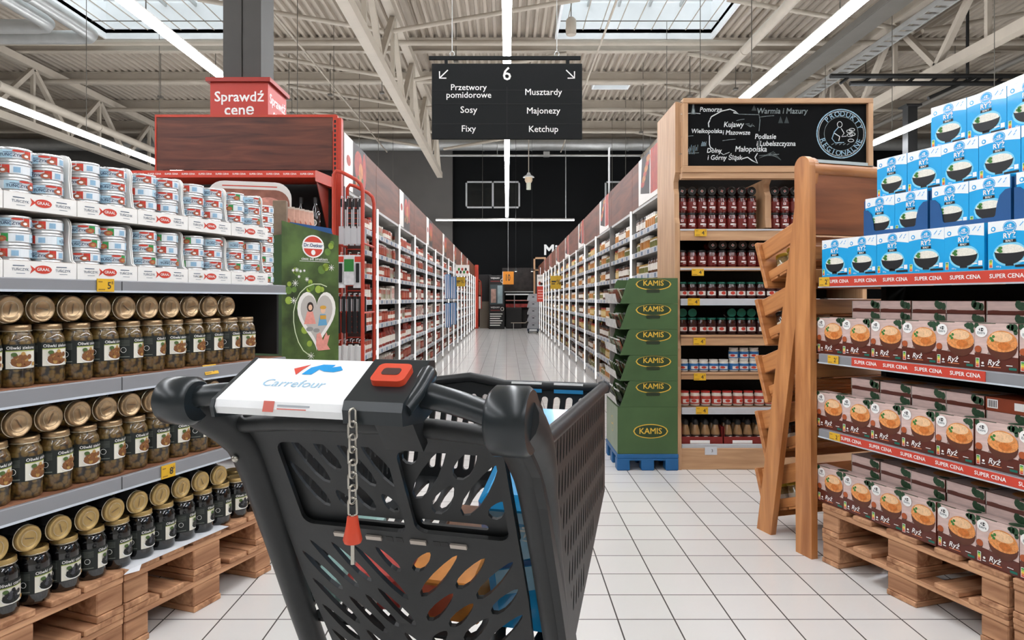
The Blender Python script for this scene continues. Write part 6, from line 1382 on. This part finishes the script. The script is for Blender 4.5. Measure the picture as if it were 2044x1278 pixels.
for k, s_ in enumerate((-.09, -.03, .05, .12)):
    b = MB(); b.box(s_-.014, s_+.014, -.192, -.184, .0042, .008, mat('hinge_metal', '#b6aca2', .35, metal=.3), T=RF); b.build('hinge', gate)
b = MB()
for s_ in (-.06, -.002, .016, .082, .096): b.box(s_-.006, s_+.006, -.194, -.184, .0041, .0046, BLACK, T=RF)
b.build('hinge_gap', gate)
# top rail of the rear gate and folded seat edge
b = MB(); sweep(b, [(-.215, .08, 1.0), (-.1, .072, 1.012), (.02, .07, 1.014), (.14, .074, 1.01), (.25, .085, .998)], [.014, .015, .015, .015, .014], PL, 12); b.prism([(.075, .998), (.075, 1.016), (.085, 1.02), (.13, 1.0), (.12, .985)], -.2, .236, PL, YZ); b.build('rear_rail', t)
# basket walls
def sideslots(sgn):
    out = []
    for j in range(6):
        for i in range(24):
            y = .165+.026*i+(.013 if j % 2 else 0); z = .955-.058*j
            c = slot(y, z, .046, .010, math.radians(90-8), 5)
            zlo = .59+max(0, (min(p[0] for p in c)-.36))*.425+.02 if True else 0
            if max(p[0] for p in c) < .745 and min(p[0] for p in c) > .30-.3*(z-.6)+.0 and min(p[1] for p in c) > max(.6, .58+.425*(max(p[0] for p in c)-.36))+.015: out.append(c)
    return out
prf = [(.13, .99), (.76, .99), (.76, .75), (.36, .58), (.32, .58)]
for sx in (-1, 1):
    b = MB(); g = panel(prf, sideslots(sx), .008)
    b.geo(g, PL, Matrix(((0, 0, 1, sx*.271), (1, 0, 0, 0), (0, 1, 0, 0), (0, 0, 0, 1)))); b.build('side_wall', t)
hump = [(-.27, .99), (-.16, .992), (-.10, 1.0), (-.06, 1.006), (-.02, 1.0), (.03, .99), (.27, .99)]
hs_ = []
for i in range(17):
    c = rrect(-.0085, .0085, .775, .965, .008, 4); k = -.24+.030*i
    hs_.append([(x+k+(z-.87)*.12, z) for x, z in c])
b = MB(); b.geo(panel([(-.27, .75), (.27, .75)]+hump[::-1], hs_, .008), PL, frame((0, .76, 0), (1, 0, 0), (0, 0, 1))); b.build('front_wall', t)
b = MB()
for x0, x1 in ((.05, .125), (.155, .225)): b.box(x0, x1, .750, .772, .975, .9945, mat('rim_card_blue', '#2f86b8', .4)); b.box(x0, x1, .749, .773, .9946, .999, WHITE)
b.build('rim_card_holder', t)
fl = math.hypot(.44, .17); FF = frame((0, .32, .58), (1, 0, 0), (0, .44/fl, .17/fl)); hs_ = []
for j in range(4):
    for i in range(14): hs_.append(slot(-.234+.036*i, .065+.112*j, .1, .025, PI/2, 6))
b = MB(); b.geo(panel([(-.268, 0), (.268, 0), (.268, fl), (-.268, fl)], hs_, .008), PL, FF); b.build('basket_floor', t)
b = MB(); r = .013
b.tube([(.273, .11, .992), (.273, .76, .992)], r, PL, 10); b.tube([(-.273, .11, .992), (-.273, .76, .992)], r, PL, 10)
b.tube([(-.273, .76, .99)]+[(x, .76, z) for x, z in hump[1:-1]]+[(.273, .76, .99)], .012, PL, 10)
for sx in (-1, 1): b.lathe([(.0, -.016), (.013, -.012), (.016, 0), (.013, .012), (0, .016)], PL, 12, sx*.273, .76, T=T3(0, 0, .992))
b.build('rim', t)
# chassis and castors
b = MB()
for sx in (-1, 1): b.tube(spline([(sx*.25, .42, .40), (sx*.25, .40, .25), (sx*.25, .30, .19), (sx*.25, .05, .17)]), .016, PL, 10); b.tube(spline([(sx*.25, .05, .17), (sx*.24, .35, .17), (sx*.2, .75, .17)]), .016, PL, 10)
b.tube([(-.25, .05, .17), (.25, .05, .17)], .014, PL, 8); b.tube([(-.2, .75, .17), (.2, .75, .17)], .014, PL, 8); b.tube([(-.246, .42, .39), (.258, .42, .39)], .016, PL, 8)
b.build('chassis', t)
for x, y in ((-.25, .05), (.25, .05), (-.2, .75), (.2, .75)):
    b = MB(); b.box(x-.022, x-.018, y-.02, y+.03, .05, .16, GALV); b.box(x+.018, x+.022, y-.02, y+.03, .05, .16, GALV); b.box(x-.022, x+.022, y-.02, y+.03, .14, .165, GALV); c_ = b.build('castor', t)
    b = MB(); b.lathe([(.05, -.014), (.06, -.010), (.06, .010), (.05, .014)], BLACK, 20, T=Matrix(((0, 0, 1, x), (1, 0, 0, y), (0, 1, 0, .0605), (0, 0, 0, 1)))); b.build('wheel', c_)
# ---- goods in the basket (resting on the sloping floor)
MF = MTR @ FF
BB = mat('carrier_blue', '#1d93cf', .3, coat=.4, var=.1, scale=8); BW_ = mat('carrier_pale', '#9fcbe2', .35, coat=.3, var=.1, scale=12); BDp = mat('carrier_deep', '#1a4f86', .35)
b = MB(); b.cbox(.13, .258, .02, .34, .006, .30, BB, .018); a = Art(b, frame((.13, .02, .006), (1, 0, 0), (0, 0, 1)))
a.poly([(.02, .20), (.06, .17), (.108, .19), (.108, .24), (.02, .25)], BW_, 1); a.poly([(.02, .255), (.108, .248), (.108, .272), (.02, .272)], BW_, 1); a.poly([(.02, .09), (.108, .12), (.108, .17), (.02, .145)], BW_, 1); a.text('RYŻ', .062, .225, .032, WHITE, 2, .02, 0); a.poly([(.02, .148), (.108, .172), (.108, .184), (.02, .16)], BDp, 2)
one(b, 'blue_carrier_pack', 'blue and white packet bundle standing in the trolley behind the gate', 'packet', MF)
b = MB(); b.cbox(-.03, .1, .03, .12, .006, .10, mat('carton_orange', '#d98a3c', .4, var=.2, scale=20), .004); Art(b, frame((-.03, .03, .006), (1, 0, 0), (0, 0, 1))).poly([(.01, .01), (.06, .01), (.1, .085), (.03, .085)], mat('carton_salmon', '#d9694a', .4), 1)
one(b, 'orange_carton', 'small orange carton lying in the trolley basket', 'carton', MF)
b = MB(); b.cbox(-.03, .12, .14, .3, .006, .07, mat('pack_brown', '#6d4a36', .4, var=.3, scale=25), .012); one(b, 'brown_packet', 'brown packet lying in the middle of the trolley basket', 'packet', MF)
b = MB(); b.cbox(-.16, -.06, .03, .2, .006, .09, mat('pack_red_white', '#c4504a', .35, var=.3, scale=30), .01); Art(b, frame((-.16, .03, .006), (1, 0, 0), (0, 0, 1))).poly([(.01, .01), (.05, .01), (.09, .08), (.02, .08)], CREAM, 1); one(b, 'red_white_packet', 'red and white packet in the trolley by its lattice gate', 'packet', MF)
b = MB(); b.cbox(-.25, -.18, .03, .26, .006, .06, mat('pack_teal_white', '#8fb0aa', .35, var=.25, scale=25), .01); one(b, 'pale_packet', 'pale teal packet lying along the shaded side of the trolley basket', 'packet', MF)
